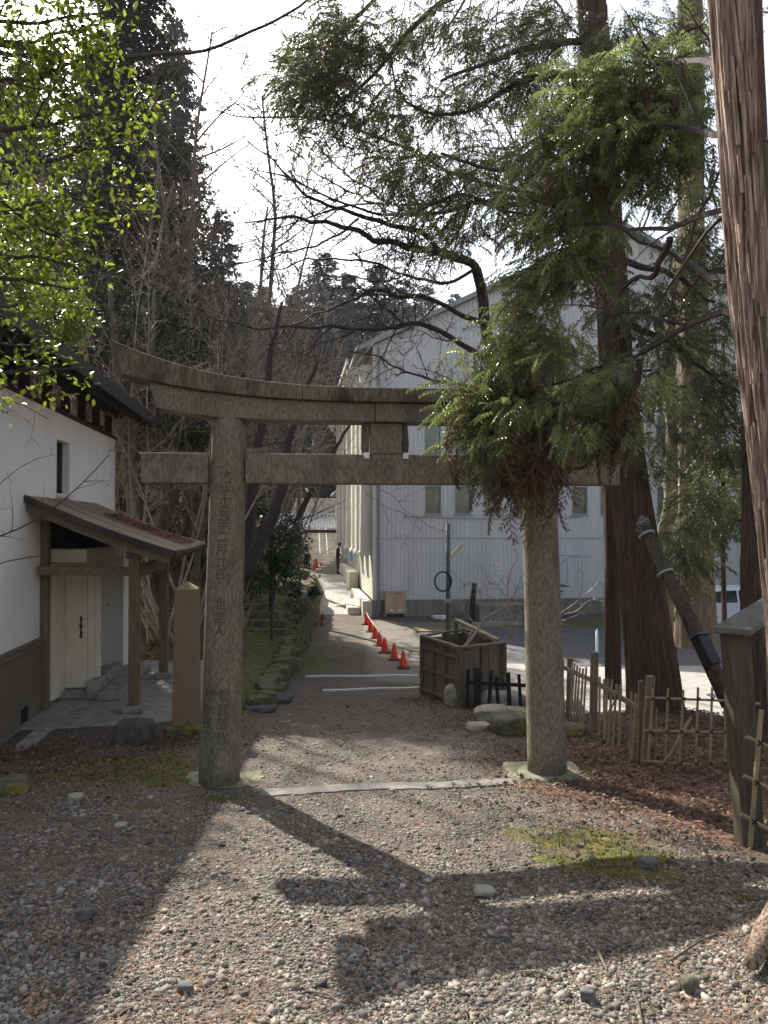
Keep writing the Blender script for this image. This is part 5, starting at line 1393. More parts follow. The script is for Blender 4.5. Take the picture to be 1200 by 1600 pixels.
# (C-F) other trunks on the right
def simple_tree(name, pts, rads, m, label, crown=None, rng_=None, bark=False, group=None, cfg=None, leafy=None, wood_m=None):
    b0 = pts[0]; g_ = Gf(b0.x, b0.y)
    T_ = empty(name, (b0.x, b0.y, g_), 0, label, 'tree', group)
    if bark: bark_trunk(pts, rads, 'trunk', m, T_, 56, 70, .09, 10, rng.random() * 9)
    else:
        t_ = MB(); P, L = resample(pts, 26)
        P = [P[0]] + [p + Vector((rng.gauss(0, .01), rng.gauss(0, .01), 0)) for p in P[1:]]
        t_.tube(P, [float(np.interp(i / 26, np.linspace(0, 1, len(rads)), rads)) for i in range(27)], 12); t_.build('trunk', m, T_, smooth=True, world=True)
    if cfg:
        w_ = MB(); P, L = resample(pts, 26); tp = []
        rd = [float(np.interp(i / 26, np.linspace(0, 1, len(rads)), rads)) for i in range(27)]
        k0 = cfg[0]; P2 = P[k0:]; r2 = rd[k0:]; sprout(w_, P2, r2, L * (26 - k0) / 26, rng, 0, cfg[1], tp)
        w_.build('branches', wood_m or m, T_, world=True)
        if leafy and tp:
            V, F, r_a = leaves_at([p for p, d_ in tp], [d_ for p, d_ in tp], leafy[0], leafy[1], leafy[3] if len(leafy) > 3 else .12)
            np_mesh('foliage', V, F, leafy[2], T_, r_a, off=T_.location)
    return T_
simple_tree('cedar_tree', [W(957, 1090, 11.8), W(956, 900, 11.8), W(952, 750, 11.8), W(950, 500, 11.8), W(948, 0, 11.8)], [.13, .10, .095, .085, .05], M['cedar'], 'thin straight young cedar trunk standing just left of the large cedar', bark=True,
            cfg=(10, [(2.0, (.06, .12), .9, .1, -.05), (2, (.3, .5), .8, .1, -.1)]), leafy=(8, .08, M['needle_dark']))
simple_tree('cedar_tree', [W(1086, 1010, 15), W(1086, 900, 15), W(1086, 700, 15), W(1084, 400, 15), W(1082, -300, 15)], [.40, .30, .26, .24, .16], mat('pale_cedar_bark', (.22, .165, .105), (.12, .09, .06), 6, .9, .8, 14, (.26, .21, .14), 4, .58, stretch=(7, 7, .5), bdist=.02),
            'pale brown cedar trunk between the large cedar and the white car', bark=True)
simple_tree('mossy_tree', [W(1050, 1010, 16.5), W(1048, 900, 16.5), W(1035, 850, 16.5), W(1048, 790, 16.5), W(1052, 680, 16.5), W(1046, 560, 16.5), W(1060, 400, 16.5)], [.2, .17, .16, .15, .13, .11, .06], M['bark_moss'],
            'slender tree with pale mossy bark behind the large cedar', cfg=(12, [(1.4, (.2, .4), .7, .15, .1), (3, (.2, .4), .7, .15, .1), (3, (.2, .5), .7, .15, 0)]), wood_m=M['bark_dark'])
simple_tree('cedar_tree', [W(1192, 1150, 9.2), W(1188, 1000, 9.2), W(1186, 800, 9.2), W(1186, 500, 9.2), W(1176, 0, 9.2), W(1170, -500, 9.2)], [.26, .19, .165, .16, .15, .1], M['cedar'], 'dark shaded cedar trunk behind the capped post', bark=True)
# green low cedar sprays hanging before the warehouse on the right (young cedar)
yc = empty('cedar_sapling', Vector((5.6, 12.6, Gf(5.6, 12.6))), 0, 'young cedar with low green sprays in front of the white car', 'tree')
MB().tube([Vector((5.6, 12.6, Gf(5.6, 12.6) - .1)), Vector((5.55, 12.6, 1.5)), Vector((5.6, 12.6, 4.6))], [.05, .04, .015], 8).build('trunk', M['cedar'], yc, world=True)
G_ = []
for (px, py, rx_, ry_, n_) in ((1060, 850, 40, 30, 60), (1085, 880, 22, 18, 26), (1140, 800, 40, 30, 60), (1120, 780, 45, 50, 80), (1150, 710, 40, 40, 60), (1060, 915, 20, 14, 14)):
    u = NR.normal(0, .5, (n_, 3)); D = 12.4 + u[:, 2] * .6; X = px + u[:, 0] * rx_ - 600; Yp = py + u[:, 1] * ry_
    P = np.stack([X / 1200 * D, D, EYE + (820 - Yp) / 1200 * D], 1)
    G_.append(sprays(P, np.stack([NR.normal(0, .6, n_), NR.normal(-.2, .5, n_), NR.normal(-.3, .3, n_)], 1), .40, SV2, SF2))
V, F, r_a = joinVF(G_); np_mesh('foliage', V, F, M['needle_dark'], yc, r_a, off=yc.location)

# ------------------------------------------------------------------ bare maple whose limbs cross the sky
rng = random.Random(21)
RMIN[0] = .0075
mbse = W(845, 960, 13.5)
MP = empty('maple_tree', (W(800, 960, 13.0).x, 13.0, Gf(W(800, 960, 13.0).x, 13.0)), 0, 'bare maple whose dark limbs arch across the sky behind the torii', 'tree')
wood = MB(); dM = 12.6
def S(L_, d0, d1): return [W(a, b_, d0 + (d1 - d0) * i / (len(L_) - 1)) for i, (a, b_) in enumerate(L_)]
trunk = S([(850, 1060), (840, 900), (815, 720), (790, 610), (770, 545), (758, 500), (755, 455), (745, 418)], 13.0, 12.6)
Pt, rt_, _ = limb(wood, trunk, .17, .085, rng, .015, 26)
ML = [(S([(745, 418), (725, 405), (700, 400), (650, 387), (600, 375), (560, 360), (510, 345), (470, 337), (420, 338), (380, 345)], 12.6, 11.4), .075, .010),
      (S([(700, 400), (670, 370), (640, 352), (600, 345), (560, 335), (515, 320), (480, 300), (440, 262), (410, 235), (385, 215)], 12.5, 11.2), .05, .008),
      (S([(757, 505), (735, 495), (700, 480), (670, 466), (620, 462), (585, 450), (560, 462), (520, 480), (470, 500), (420, 515)], 12.6, 12.0), .045, .008),
      (S([(768, 560), (740, 548), (700, 523), (660, 505), (610, 510), (560, 516), (520, 508), (470, 513), (410, 512), (340, 500)], 12.6, 11.6), .05, .009),
      (S([(775, 600), (740, 608), (700, 600), (660, 588), (625, 578), (600, 562), (570, 552), (545, 545)], 12.7, 12.2), .032, .007),
      (S([(950, 360), (870, 320), (800, 305), (740, 318), (690, 325), (640, 332), (590, 330), (550, 322), (510, 305), (470, 285), (430, 262), (400, 262)], 12.3, 11.0), .045, .009),
      (S([(948, 330), (860, 300), (790, 290), (740, 280), (700, 265), (660, 240), (620, 220), (580, 205), (530, 190), (480, 175), (430, 180), (380, 178), (330, 165)], 11.6, 10.8), .04, .008),
      (S([(945, 180), (870, 200), (800, 235), (760, 255), (720, 275), (690, 262), (650, 240), (610, 180), (560, 160)], 11.5, 10.9), .03, .007),
      (S([(952, 420), (850, 340), (780, 318), (720, 308), (650, 320), (600, 312), (540, 318), (500, 330), (450, 345), (400, 375), (350, 385)], 12.0, 11.4), .03, .006),
      (S([(745, 418), (700, 440), (640, 430), (560, 402), (480, 400), (430, 420), (380, 415)], 12.6, 11.8), .03, .006),
      (S([(640, 332), (590, 300), (540, 270), (500, 230), (450, 190), (430, 150)], 12.0, 11.2), .024, .006),
      (S([(560, 338), (520, 370), (470, 388), (400, 400), (330, 425), (280, 440)], 12.0, 11.6), .024, .006),
      (S([(650, 370), (640, 420), (600, 440), (550, 430), (500, 440)], 12.5, 12.1), .022, .006),
      (S([(720, 322), (690, 370), (640, 300), (600, 240), (560, 230), (500, 200)], 12.2, 11.4), .024, .006),
      (S([(600, 330), (560, 300), (530, 290), (500, 270), (470, 235), (440, 220), (410, 240)], 11.8, 11.3), .02, .005)]
cfgM = [(2.0, (.16, .38), .62, .14, .06), (3.0, (.22, .5), .62, .15, .05), (5.0, (.25, .55), .65, .16, .0)]
tips = []
for pts, r0, r1 in ML:
    P, rd, LL = limb(wood, pts, r0, r1, rng, .03, 30)
    sprout(wood, P, rd, LL, rng, 0, [(4.6, (.14, .36), .62, .14, .05), (5.6, (.25, .55), .62, .15, .05), (6.5, (.3, .6), .65, .16, .0)], tips)
wood.build('branches', M['bark_dark'], MP, world=True)

# lower thin twigs hanging before the warehouse
bt = empty('bare_sapling', Vector((W(800, 1040, 13.8).x, 13.8, Gf(W(800, 1040, 13.8).x, 13.8))), 0, 'leafless sapling with arching pale twigs over the enclosure', 'tree')
wood = MB()
for pts, r0 in ((S([(725, 1010), (760, 960), (790, 948), (830, 945), (880, 935)], 13.2, 13.6), .03), (S([(798, 1000), (792, 930), (797, 885), (830, 850), (858, 815)], 14, 13.6), .018),
                (S([(690, 880), (720, 905), (760, 930)], 14, 14), .006), (S([(540, 742), (600, 765), (640, 800), (690, 835)], 12.5, 13), .012), (S([(570, 770), (620, 800), (690, 810)], 12.5, 13), .008),
                (S([(800, 945), (760, 890), (720, 870)], 13.8, 13.6), .008), (S([(880, 960), (930, 935), (960, 930)], 14, 14.5), .012), (S([(850, 985), (900, 940), (950, 890)], 14, 14.5), .012),
                (S([(727, 1005), (740, 975), (718, 945), (716, 915)], 13.3, 13.5), .012)):
    P, rd, LL = limb(wood, pts, r0, r0 * .3, rng, .03, 14); sprout(wood, P, rd, LL, rng, 0, [(3.5, (.2, .5), .6, .14, .02), (4, (.3, .6), .6, .15, .0)], [])
wood.build('branches', M['twig_pale'], bt, world=True)
# bare shrub reaching in at the left edge in front of the white wall
rng = random.Random(77); RMIN[0] = .0028
ls = empty('bare_shrub', Vector((-4.3, 6.3, Gf(-4.3, 6.3))), 0, 'leafless shrub at the left edge whose thin dark twigs cross the white wall', 'shrub')
wood = MB(); s0 = Vector((-4.3, 6.3, Gf(-4.3, 6.3) - .1))
for pts, r0 in ((([s0, Vector((-4.1, 6.4, .4))] + S([(-60, 860), (0, 835), (45, 825), (90, 790), (130, 755), (170, 710)], 6.8, 7.4)), .014), (([s0, Vector((-4.2, 6.3, .2))] + S([(-60, 900), (0, 880), (40, 872), (70, 868)], 6.8, 7.0)), .014),
                (([s0, Vector((-4.2, 6.5, 1.4))] + S([(-60, 640), (0, 610), (40, 640), (75, 655)], 6.8, 7.2)), .012), (([s0, Vector((-4.1, 6.4, .6))] + S([(-40, 800), (0, 760), (20, 730), (60, 715)], 6.8, 7.0)), .010)):
    P, rd, LL = limb(wood, pts, r0, r0 * .3, rng, .012, 18); sprout(wood, P[6:], rd[6:], LL * .6, rng, 0, [(4.5, (.12, .3), .55, .12, .04), (4, (.3, .6), .6, .14, .0)], [])
wood.build('branches', M['bark_dark'], ls, world=True)
# single limb crossing top left sky
rng = random.Random(23); RMIN[0] = .0055
tl = empty('maple_tree', Vector((-6.8, 6.5, Gf(-6.8, 6.5))), 0, 'bare tree on the far left sending one dark limb across the top of the sky', 'tree')
wood = MB()
wood.tube([Vector((-6.8, 6.5, Gf(-6.8, 6.5) - .1)), Vector((-6.6, 6.8, 3)), Vector((-6.0, 7.2, 6.3))], [.2, .17, .12], 10)
P, rd, LL = limb(wood, [Vector((-6.0, 7.2, 6.3)), W(-120, 40, 7.3), W(0, 80, 7.4)] + S([(150, 80), (210, 78), (260, 82), (300, 70), (345, 62), (380, 45), (430, 25), (468, 0), (500, -30)], 7.5, 8.2), .032, .012, rng, .02, 34)
sprout(wood, P, rd, LL, rng, 0, [(1.0, (.03, .08), .6, .14, 0), (3, (.3, .5), .6, .15, 0)], [])
wood.build('branches', M['bark_dark'], tl, world=True)

# ------------------------------------------------------------------ evergreen branches top left
rng = random.Random(31)
RMIN[0] = .003
ev = empty('evergreen_tree', Vector((-5.3, 5.2, Gf(-5.3, 5.2))), 0, 'broadleaf evergreen with bright yellow green leaves hanging over the top left', 'tree')
wood = MB()
tr_ = [Vector((-5.3, 5.2, Gf(-5.3, 5.2) - .1)), Vector((-5.1, 5.5, 1.8)), Vector((-4.9, 5.8, 4.2)), Vector((-4.8, 6.0, 7.5))]
limb(wood, tr_, .2, .09, rng, .02, 16)
tips = []
EL = [S([(-260, 60), (-60, 128), (0, 118), (65, 110), (130, 80), (190, 60)], 5.6, 6.4), S([(-260, 260), (-40, 340), (40, 318), (120, 295), (200, 290)], 5.6, 6.4), S([(-250, 120), (-20, 200), (60, 195), (130, 180), (225, 150)], 5.6, 6.6),
      S([(-200, 200), (-20, 260), (70, 250), (150, 225), (215, 220)], 5.6, 6.6), S([(-200, 330), (-30, 400), (60, 400), (140, 415)], 5.6, 6.2), S([(-200, 520), (-20, 585), (60, 575), (150, 580)], 5.2, 5.6), S([(-260, -60), (-40, 20), (40, 30), (120, 15), (180, 8)], 5.6, 6.4),
      S([(-200, 380), (-40, 470), (10, 480), (30, 470)], 5.4, 5.7), S([(-250, 0), (-50, 60), (40, 70), (110, 140), (140, 190)], 5.6, 6.6), S([(-250, 230), (-20, 300), (30, 340), (90, 370), (120, 390)], 5.6, 6.2), S([(-250, -200), (-50, -120), (60, -60), (150, -30)], 5.6, 6.6), S([(-200, 300), (-20, 360), (60, 350), (150, 330)], 5.8, 6.5), S([(-200, 60), (0, 60), (90, 45), (150, 30)], 5.8, 6.4), S([(-200, 420), (-20, 430), (60, 440), (120, 450)], 5.4, 6.0),
      S([(-150, 520), (-20, 545), (40, 535), (60, 545)], 5.2, 5.5)]
for pts in EL:
    P, rd, LL = limb(wood, pts, .028, .006, rng, .02, 20)
    sprout(wood, P[6:], rd[6:], LL * .7, rng, 0, [(14.0, (.12, .34), .65, .12, .05), (8.0, (.3, .6), .6, .13, .04)], tips)
wood.build('branches', M['bark_dark'], ev, world=True)
tips_e = tips
V, F, r_a = leaves_at([p for p, d_ in tips], [d_ for p, d_ in tips], 10, .066, .06, .0, .8)
np_mesh('foliage', V, F, M['leaf'], ev, r_a, off=ev.location)
# added second evergreen crown, placed to shade the left of the foreground
def leaf_blob_tree(name, base, label, blobs_, m, size, per_blob, trunk_r=.12, bm='bark_dark', group=None, cat='tree'):
    T_ = empty(name, base, 0, label, cat, group)
    wd_ = MB(); top = Vector(base) + Vector((0, 0, max(b_[2] for b_ in blobs_) - base[2])) * .85
    limb(wd_, [Vector(base) - Vector((0, 0, .2)), Vector(base).lerp(top, .5) + Vector((rng.uniform(-.2, .2), rng.uniform(-.2, .2), 0)), top], trunk_r, trunk_r * .3, rng, .03, 14)
    Vs = []
    for (x, y_, z, rx_, rz_) in blobs_:
        c = Vector((x, y_, z)); t_ = min(.9, max(.2, (z - base[2]) / max(.5, top.z - base[2]) * .8)); s0 = Vector(base).lerp(top, t_)
        limb(wd_, [s0, s0.lerp(c, .5) + Vector((0, 0, .1)), c], trunk_r * .35, .008, rng, .03, 8)
        n_ = int(per_blob); d_ = NR.normal(0, 1, (n_, 3)); d_ /= np.linalg.norm(d_, axis=1, keepdims=True); r_ = NR.uniform(.35, 1.0, (n_, 1)) ** .6
        lump = 1 + .35 * np.sin(d_[:, :1] * 5 + z) * np.cos(d_[:, 1:2] * 4 + x)
        P = np.array([x, y_, z]) + d_ * r_ * lump * np.array([rx_, rx_, rz_])
        D = d_ + NR.normal(0, .7, (n_, 3)); D[:, 2] -= .1
        V, F = scatter(LV, LF, P, frames(D), size * NR.uniform(.6, 1.3, n_)); Vs.append((V, F, np.repeat(NR.random(n_), len(LV))))
    wd_.build('trunk', M[bm], T_, world=True)
    V, F, r_a = joinVF(Vs); np_mesh('foliage', V, F, M[m], T_, r_a, off=T_.location)
    return T_

# camellias and shrubs behind the torii on the left bank
def gpos(x, y): return Vector((x, y, Gf(x, y)))
def blobs_px(L_, d0): return [((px - 600) / 1200 * (d0 + dd), d0 + dd, EYE + (820 - py) / 1200 * (d0 + dd), r / 1200 * d0, r * .8 / 1200 * d0) for px, py, r, dd in L_]
leaf_blob_tree('camellia_shrub', gpos(W(425, 930, 19).x, 19), 'dark glossy camellia shrub beside the dark post on the mossy bank',
               blobs_px([(400, 850, 34, 0), (425, 820, 34, .4), (445, 855, 30, 0), (410, 890, 30, 0), (400, 910, 26, -.2), (455, 830, 28, .6), (395, 790, 26, .3), (440, 880, 22, .2)], 19), 'cam_leaf', .09, 700, .05)
leaf_blob_tree('camellia_shrub', gpos(W(462, 900, 24).x, 24), 'loose evergreen shrub overhanging the bright road at the far end of the bank',
               blobs_px([(450, 870, 26, 0), (468, 850, 20, 0), (455, 905, 16, 0), (452, 890, 18, 0), (490, 925, 6, -3), (470, 950, 12, -2), (462, 930, 10, 0)], 24), 'cam_leaf', .11, 260, .04)
leaf_blob_tree('camellia_shrub', gpos(W(470, 975, 19.5).x, 19.5), 'small dark shrub growing out of the rocks beside the stone steps', blobs_px([(462, 965, 12, 0), (470, 950, 9, .3)], 19.5), 'cam_leaf', .07, 160, .015)
# tree with leaning trunk right behind left pillar
simple_tree('leaning_tree', S([(380, 900), (405, 850), (430, 800), (445, 745), (452, 690), (470, 620), (500, 560)], 16, 16), [.16, .14, .11, .09, .07, .05, .03], M['bark_dark'], 'dark leaning bare tree seen through the torii beside its left pillar',
            cfg=(8, [(1.6, (.2, .45), .65, .13, .12), (2.4, (.25, .5), .65, .14, .06), (4, (.25, .5), .65, .15, 0)]))
simple_tree('leaning_tree', S([(392, 900), (388, 830), (396, 760), (400, 700), (415, 640), (420, 560), (440, 470)], 17, 17), [.15, .13, .11, .09, .08, .06, .03], M['bark_dark'], 'upright dark bare tree hugging the right side of the left pillar',
            cfg=(8, [(1.6, (.2, .4), .65, .13, .12), (2.4, (.25, .5), .65, .14, .06), (4, (.25, .5), .65, .15, 0)]))
simple_tree('leaning_tree', S([(445, 900), (450, 860), (470, 800), (500, 740), (530, 690), (560, 640)], 23, 22), [.14, .12, .09, .06, .05, .03], M['bark_dark'], 'small bare tree arching over the far road behind the camellia',
            cfg=(6, [(1.6, (.2, .4), .65, .13, .1), (2.4, (.25, .5), .65, .14, .06), (4, (.25, .5), .65, .15, 0)]))
# twisted and straight trunks behind the porch
simple_tree('twisted_tree', S([(225, 900), (215, 850), (212, 800), (197, 740), (196, 690), (186, 640), (180, 560), (170, 440)], 18.5, 18.5), [.22, .2, .14, .12, .11, .10, .08, .04], M['bark'], 'tree with twin twisted pale trunks behind the end of the storehouse',
            cfg=(12, [(1.6, (.15, .35), .65, .13, .12), (2.4, (.25, .5), .65, .14, .06), (4, (.25, .5), .65, .15, 0)]), wood_m=M['twig_pale'])
simple_tree('twisted_tree', S([(222, 900), (218, 830), (214, 790), (204, 730), (210, 690), (215, 640), (235, 560), (240, 450)], 18.3, 18.3), [.15, .13, .11, .10, .09, .08, .06, .03], M['bark'], 'second twisted pale stem growing against the twin trunk',
            cfg=(12, [(1.6, (.15, .35), .65, .13, .12), (2.4, (.25, .5), .65, .14, .06), (4, (.25, .5), .65, .15, 0)]), wood_m=M['twig_pale'])
simple_tree('cedar_tree', S([(305, 930), (305, 850), (306, 740), (308, 600), (310, 450)], 22, 22), [.42, .32, .27, .20, .05], M['cedar'], 'straight dark cedar trunk just left of the left torii pillar', bark=True)
simple_tree('leaning_tree', S([(220, 890), (250, 820), (270, 770), (285, 720), (262, 640), (275, 560)], 19.5, 19.5), [.22, .2, .17, .14, .1, .05], M['bark'], 'thick pale tree leaning right above the porch roof',
            cfg=(12, [(1.6, (.2, .4), .65, .13, .12), (2.4, (.25, .5), .65, .14, .06), (4, (.25, .5), .65, .15, 0)]), wood_m=M['twig_pale'])
# thicket of thin leafless stems
rng = random.Random(44)
RMIN[0] = .009
ti = 0
words = ['reddish thin', 'pale slender', 'grey many-forked', 'low spreading', 'tall wiry', 'dense twiggy', 'sparse upright', 'brownish fine-twigged', 'crooked pale', 'arching silver']
words += ['second reddish', 'second silvery', 'thin leaning', 'tangled brown']
spots = [(250, 17.5), (300, 19), (350, 20.5), (190, 18), (400, 23), (150, 19), (330, 24), (440, 27), (230, 22), (100, 20), (280, 16.8), (180, 21), (380, 20), (330, 17.6)]
for (px, dd) in spots:
    b0 = W(px, 900, dd); b0.z = Gf(b0.x, b0.y)
    T_ = empty('bare_shrub', b0, 0, words[ti] + ' leafless shrub in the thicket ' + ['behind the storehouse roof', 'above the porch roof', 'left of the torii pillar', 'over the storehouse eave', 'right of the left pillar', 'behind the storehouse ridge', 'near the tall cedar trunk', 'over the mossy bank', 'behind the curved lintel end', 'at the far left behind the roof', 'nearest the porch eave', 'behind the raised lintel tip', 'between left pillar and dark tree', 'just above the tie beam end'][ti], 'shrub', 'bare shrubs of the thicket')
    wd_ = MB(); tp = []
    for k in range(6):
        a = rng.uniform(-.45, .45); b_ = rng.uniform(-.35, .2)
        hh_ = rng.uniform(6.5, 10.5)
        Q = jitter_path(b0 + Vector((rng.uniform(-.3, .3), rng.uniform(-.3, .3), -.1)), (a, b_, 1), hh_, 12, .07, rng, .02)
        rd = [.035 * (1 - .85 * i / 12) for i in range(13)]; wd_.tube(Q, rd, 5, cap=False)
        sprout(wd_, Q[3:], rd[3:], hh_ * .75, rng, 0, [(1.9, (.15, .32), .55, .12, .1), (3.4, (.25, .5), .6, .14, .04), (4.5, (.25, .5), .65, .15, 0)], tp)
    wd_.build('branches', M['twig_pale'] if ti % 2 == 0 else M['bark'], T_, world=True)
    if ti % 2 == 0 or ti == 5:
        sub = [t_ for t_ in tp if rng.random() < .35]
        V, F, r_a = leaves_at([p for p, d_ in sub], [d_ for p, d_ in sub], 2, .05, .04, .3, .3); np_mesh('withered_leaves', V, F, M['twigleaf'], T_, r_a, off=T_.location)
    ti += 1

for (px, dd, hh_, lb) in ((262, 23, 15, 'tall bare tree with brown fine twigs left of the sky gap'), (322, 26, 18, 'tallest bare tree with pinkish twigs in front of the dark conifer'), (205, 21, 13, 'bare many-branched tree rising over the storehouse gable'),
                          (385, 28, 16, 'bare tree with tangled crown at the edge of the sky'), (150, 24, 16, 'bare tree partly behind the bright evergreen leaves'), (425, 31, 14, 'thin bare tree beside the far road'), (470, 36, 13, 'leafless tree at the road bend below the hazy conifers'), (355, 22, 12, 'slim bare tree directly above the left torii pillar')):
    b0 = W(px, 900, dd); b0.z = Gf(b0.x, b0.y); T_ = empty('bare_tree', b0, 0, lb, 'tree', 'bare trees on the left slope')
    wd_ = MB(); tp = []; RMIN[0] = .0005 * dd
    Q = jitter_path(b0 - Vector((0, 0, .2)), (rng.uniform(-.08, .08), 0, 1), hh_, 16, .05, rng, .02); rd = [.15 * (1 - .8 * i / 16) for i in range(17)]; wd_.tube(Q, rd, 8)
    sprout(wd_, Q[4:], rd[4:], hh_ * .75, rng, 0, [(1.9, (.2, .36), .62, .12, .22), (2.4, (.25, .5), .6, .14, .12), (2.6, (.3, .55), .6, .15, .05), (2.6, (.35, .6), .6, .16, 0)], tp)
    wd_.build('branches', M['bark'] if px in (262, 150, 385) else M['brown_twig'], T_, world=True)
    sub = [t_ for t_ in tp if rng.random() < .22]
    V, F, r_a = leaves_at([p for p, d_ in sub], [d_ for p, d_ in sub], 2, .08, .06, .3, .3); np_mesh('withered_leaves', V, F, M['twigleaf'], T_, r_a, off=T_.location)

# understory evergreen masses behind storehouse
def und(px, dd, L_, label, n=900, size=.13, m='hedge_leaf'):
    b0 = W(px, 900, dd); leaf_blob_tree('evergreen_shrub', (b0.x, b0.y, Gf(b0.x, b0.y)), label, blobs_px(L_, dd), m, size, n, .09)
und(230, 23, [(200, 700, 55, 0), (250, 640, 60, 1), (300, 700, 60, 0), (220, 780, 60, 0), (330, 780, 50, 0), (280, 820, 50, -1), (350, 720, 50, 1), (170, 620, 60, 1)], 'dark evergreen shrub filling the gap between storehouse and left pillar')
und(130, 26, [(60, 560, 80, 0), (150, 520, 80, 0), (100, 620, 70, 0), (200, 600, 60, 0), (0, 500, 80, 1)], 'broad dark evergreen behind the storehouse roof', 1300, .16)
und(345, 27, [(330, 640, 50, 0), (370, 700, 50, 0), (350, 780, 50, 0), (390, 650, 40, 0), (400, 760, 40, 1)], 'tall evergreen shrub directly behind the left torii pillar', 700, .14)
und(250, 21, [(270, 860, 30, 0), (310, 870, 26, 0), (340, 880, 26, 0), (235, 850, 22, 0), (330, 840, 26, 1)], 'glossy low camellia on the leafy slope behind the porch', 450, .10, 'cam_leaf')
# canopies that throw the foreground shade; the one over the roof is added
leaf_blob_tree('evergreen_tree', gpos(-6.3, 12.6), 'added evergreen crown above the storehouse roof, set there to shade the left foreground',
               [(-6.6, 12.9, 6.4, 1.2, .9), (-5.7, 12.9, 5.0, .7, .5), (-7.6, 13.4, 6.8, 1.4, 1.0), (-6.0, 13.8, 5.4, .8, .6), (-8.4, 12.2, 6.9, 1.4, .9)], 'leaf', .10, 1500, .16)
leaf_blob_tree('evergreen_tree', gpos(-7.5, 20.5), 'round evergreen on the slope between the storehouse and the tall cedars',
               [(-7.0, 19.5, 6.6, 1.8, 1.3), (-5.6, 19.6, 5.6, 1.6, 1.3), (-8.6, 20.5, 7.3, 1.8, 1.4), (-6.4, 21.5, 7.0, 1.8, 1.4), (-4.6, 18.6, 4.2, 1.3, 1.0)], 'hedge_leaf', .16, 1500, .18)

# ------------------------------------------------------------------ far conifers
def conifer_mesh(h, rmax, seed, dens=1.45, name='crown', z0=.05, sz=.42):
    rs = np.random.default_rng(seed); Pn = []; Dn = []; Sz = []
    nb = int(h * 11 * dens)
    for k in range(nb):
        z = h * (z0 + (1 - z0) * rs.random() ** .85); az = rs.uniform(0, 2 * np.pi)
        L = rmax * (1 - z / h) ** .62 * rs.uniform(.45, 1.15) + .25
        n = max(3, int(L * 9 * dens)); t = (np.arange(n) + rs.random(n)) / n; t = .15 + .85 * t
        droop = -.12 * L * t + .10 * L * t * t
        wv = rs.normal(0, .12 + .10 * L * t, n)
        P = np.stack([np.cos(az) * L * t - np.sin(az) * wv, np.sin(az) * L * t + np.cos(az) * wv, z + droop + rs.normal(0, .10, n)], 1)
        Pn.append(P); Dn.append(np.stack([np.cos(az) + rs.normal(0, .5, n), np.sin(az) + rs.normal(0, .5, n), rs.normal(-.35, .35, n)], 1)); Sz.append(sz * rs.uniform(.5, 1.4, n))
    P = np.concatenate(Pn); D = np.concatenate(Dn); Sz = np.concatenate(Sz)
    tv = np.array([[0, 0, 0], [.5, .28, .03], [1, 0, -.16], [.5, -.28, .03], [.3, .1, -.3], [.9, .12, -.38]], float); tf = np.array([[0, 1, 2], [0, 2, 3], [0, 4, 5]])
    V, F = scatter(tv, tf, P, frames(D), Sz)
    return V, F, np.repeat(rs.random(len(P)), len(tv))
protos = []
for k, (h, r) in enumerate(((34, 6.0), (30, 6.8), (27, 5.6), (24, 4.6))):
    V, F, r_a = conifer_mesh(h, r, 60 + k, *((2.3, 'crown', .12, .27) if k == 3 else ())); o = np_mesh('crown', V, F, M['far_needle'], None, r_a); me_c = o.data; bpy.data.objects.remove(o)
    t_ = MB(); t_.tube([(0, 0, -.5), (0, 0, h * .5), (0, 0, h * .97)], [.42, .26, .04], 10)
    for q_ in range(26):
        z = h * (.1 + .8 * q_ / 26); a = q_ * 2.4; L = r * (1 - z / h) ** .75 * .9; t_.tube([(0, 0, z), (math.cos(a) * L, math.sin(a) * L, z - .1 * L)], [.05, .01], 4, cap=False)
    me_t = t_.mesh('trunk'); me_t.materials.append(M['cedar']); protos.append((me_c, me_t, h))
def conifer(x, y, k, s, label, group='tall conifers on the slope behind', rz=0.0, wide=1.0):
    me_c, me_t, h = protos[k]; z = Gf(x, y)
    e = empty('conifer_tree', (x, y, z), rz, label, 'tree', group); e.scale = (s * wide, s * wide, s)
    for nm, me in (('trunk', me_t), ('crown', me_c)):
        o = bpy.data.objects.new(nm, me); col.objects.link(o); o.parent = e
conifer_list = [(W(268, 0, 74).x, 74, 0, 1.42, 'tall spire-topped conifer left of the open sky'), (W(200, 0, 30).x, 30, 3, .95, 'broad conifer just left of the spire-topped one'),
    (W(345, 0, 66).x, 66, 2, 1.0, 'lower conifer filling in right of the spire-topped one'), (-17.6, 46, 0, .74, 'dark conifer behind the bright evergreen leaves'),
    (-23.5, 50, 1, .85, 'dark conifer second from the left edge'), (W(0, 0, 45).x, 45, 2, .75, 'dark conifer at the left edge of the view'),
    (W(385, 0, 90).x, 90, 1, .85, 'small hazy conifer between the spire tree and the road')]
for i, (x, y, k, s, lb) in enumerate(conifer_list): conifer(x, y, k, s, lb, rz=i * 1.3, wide=.8 if i == 0 else 1)
far_list = [(505, 118, 1, .98, 'grey hazy conifer behind the torii left of the hill gap'), (545, 116, 1, .88, 'broad hazy conifer above the warehouse corner'), (590, 122, 0, .80, 'hazy conifer over the warehouse eave'),
    (630, 118, 1, .84, 'hazy conifer right of the tallest far one'), (665, 130, 2, .85, 'lower hazy conifer behind the warehouse roof'), (465, 128, 2, .82, 'lower hazy conifer left of the far group'), (440, 112, 0, .60, 'narrow hazy conifer above the far stairs'),
    (710, 135, 1, .7, 'hazy conifer mostly behind the warehouse gable'), (410, 120, 1, .7, 'round hazy conifer left of the narrow one'), (555, 95, 2, .5, 'dark smaller conifer nearest behind the warehouse corner'), (515, 90, 0, .42, 'small dark conifer above the canopy')]
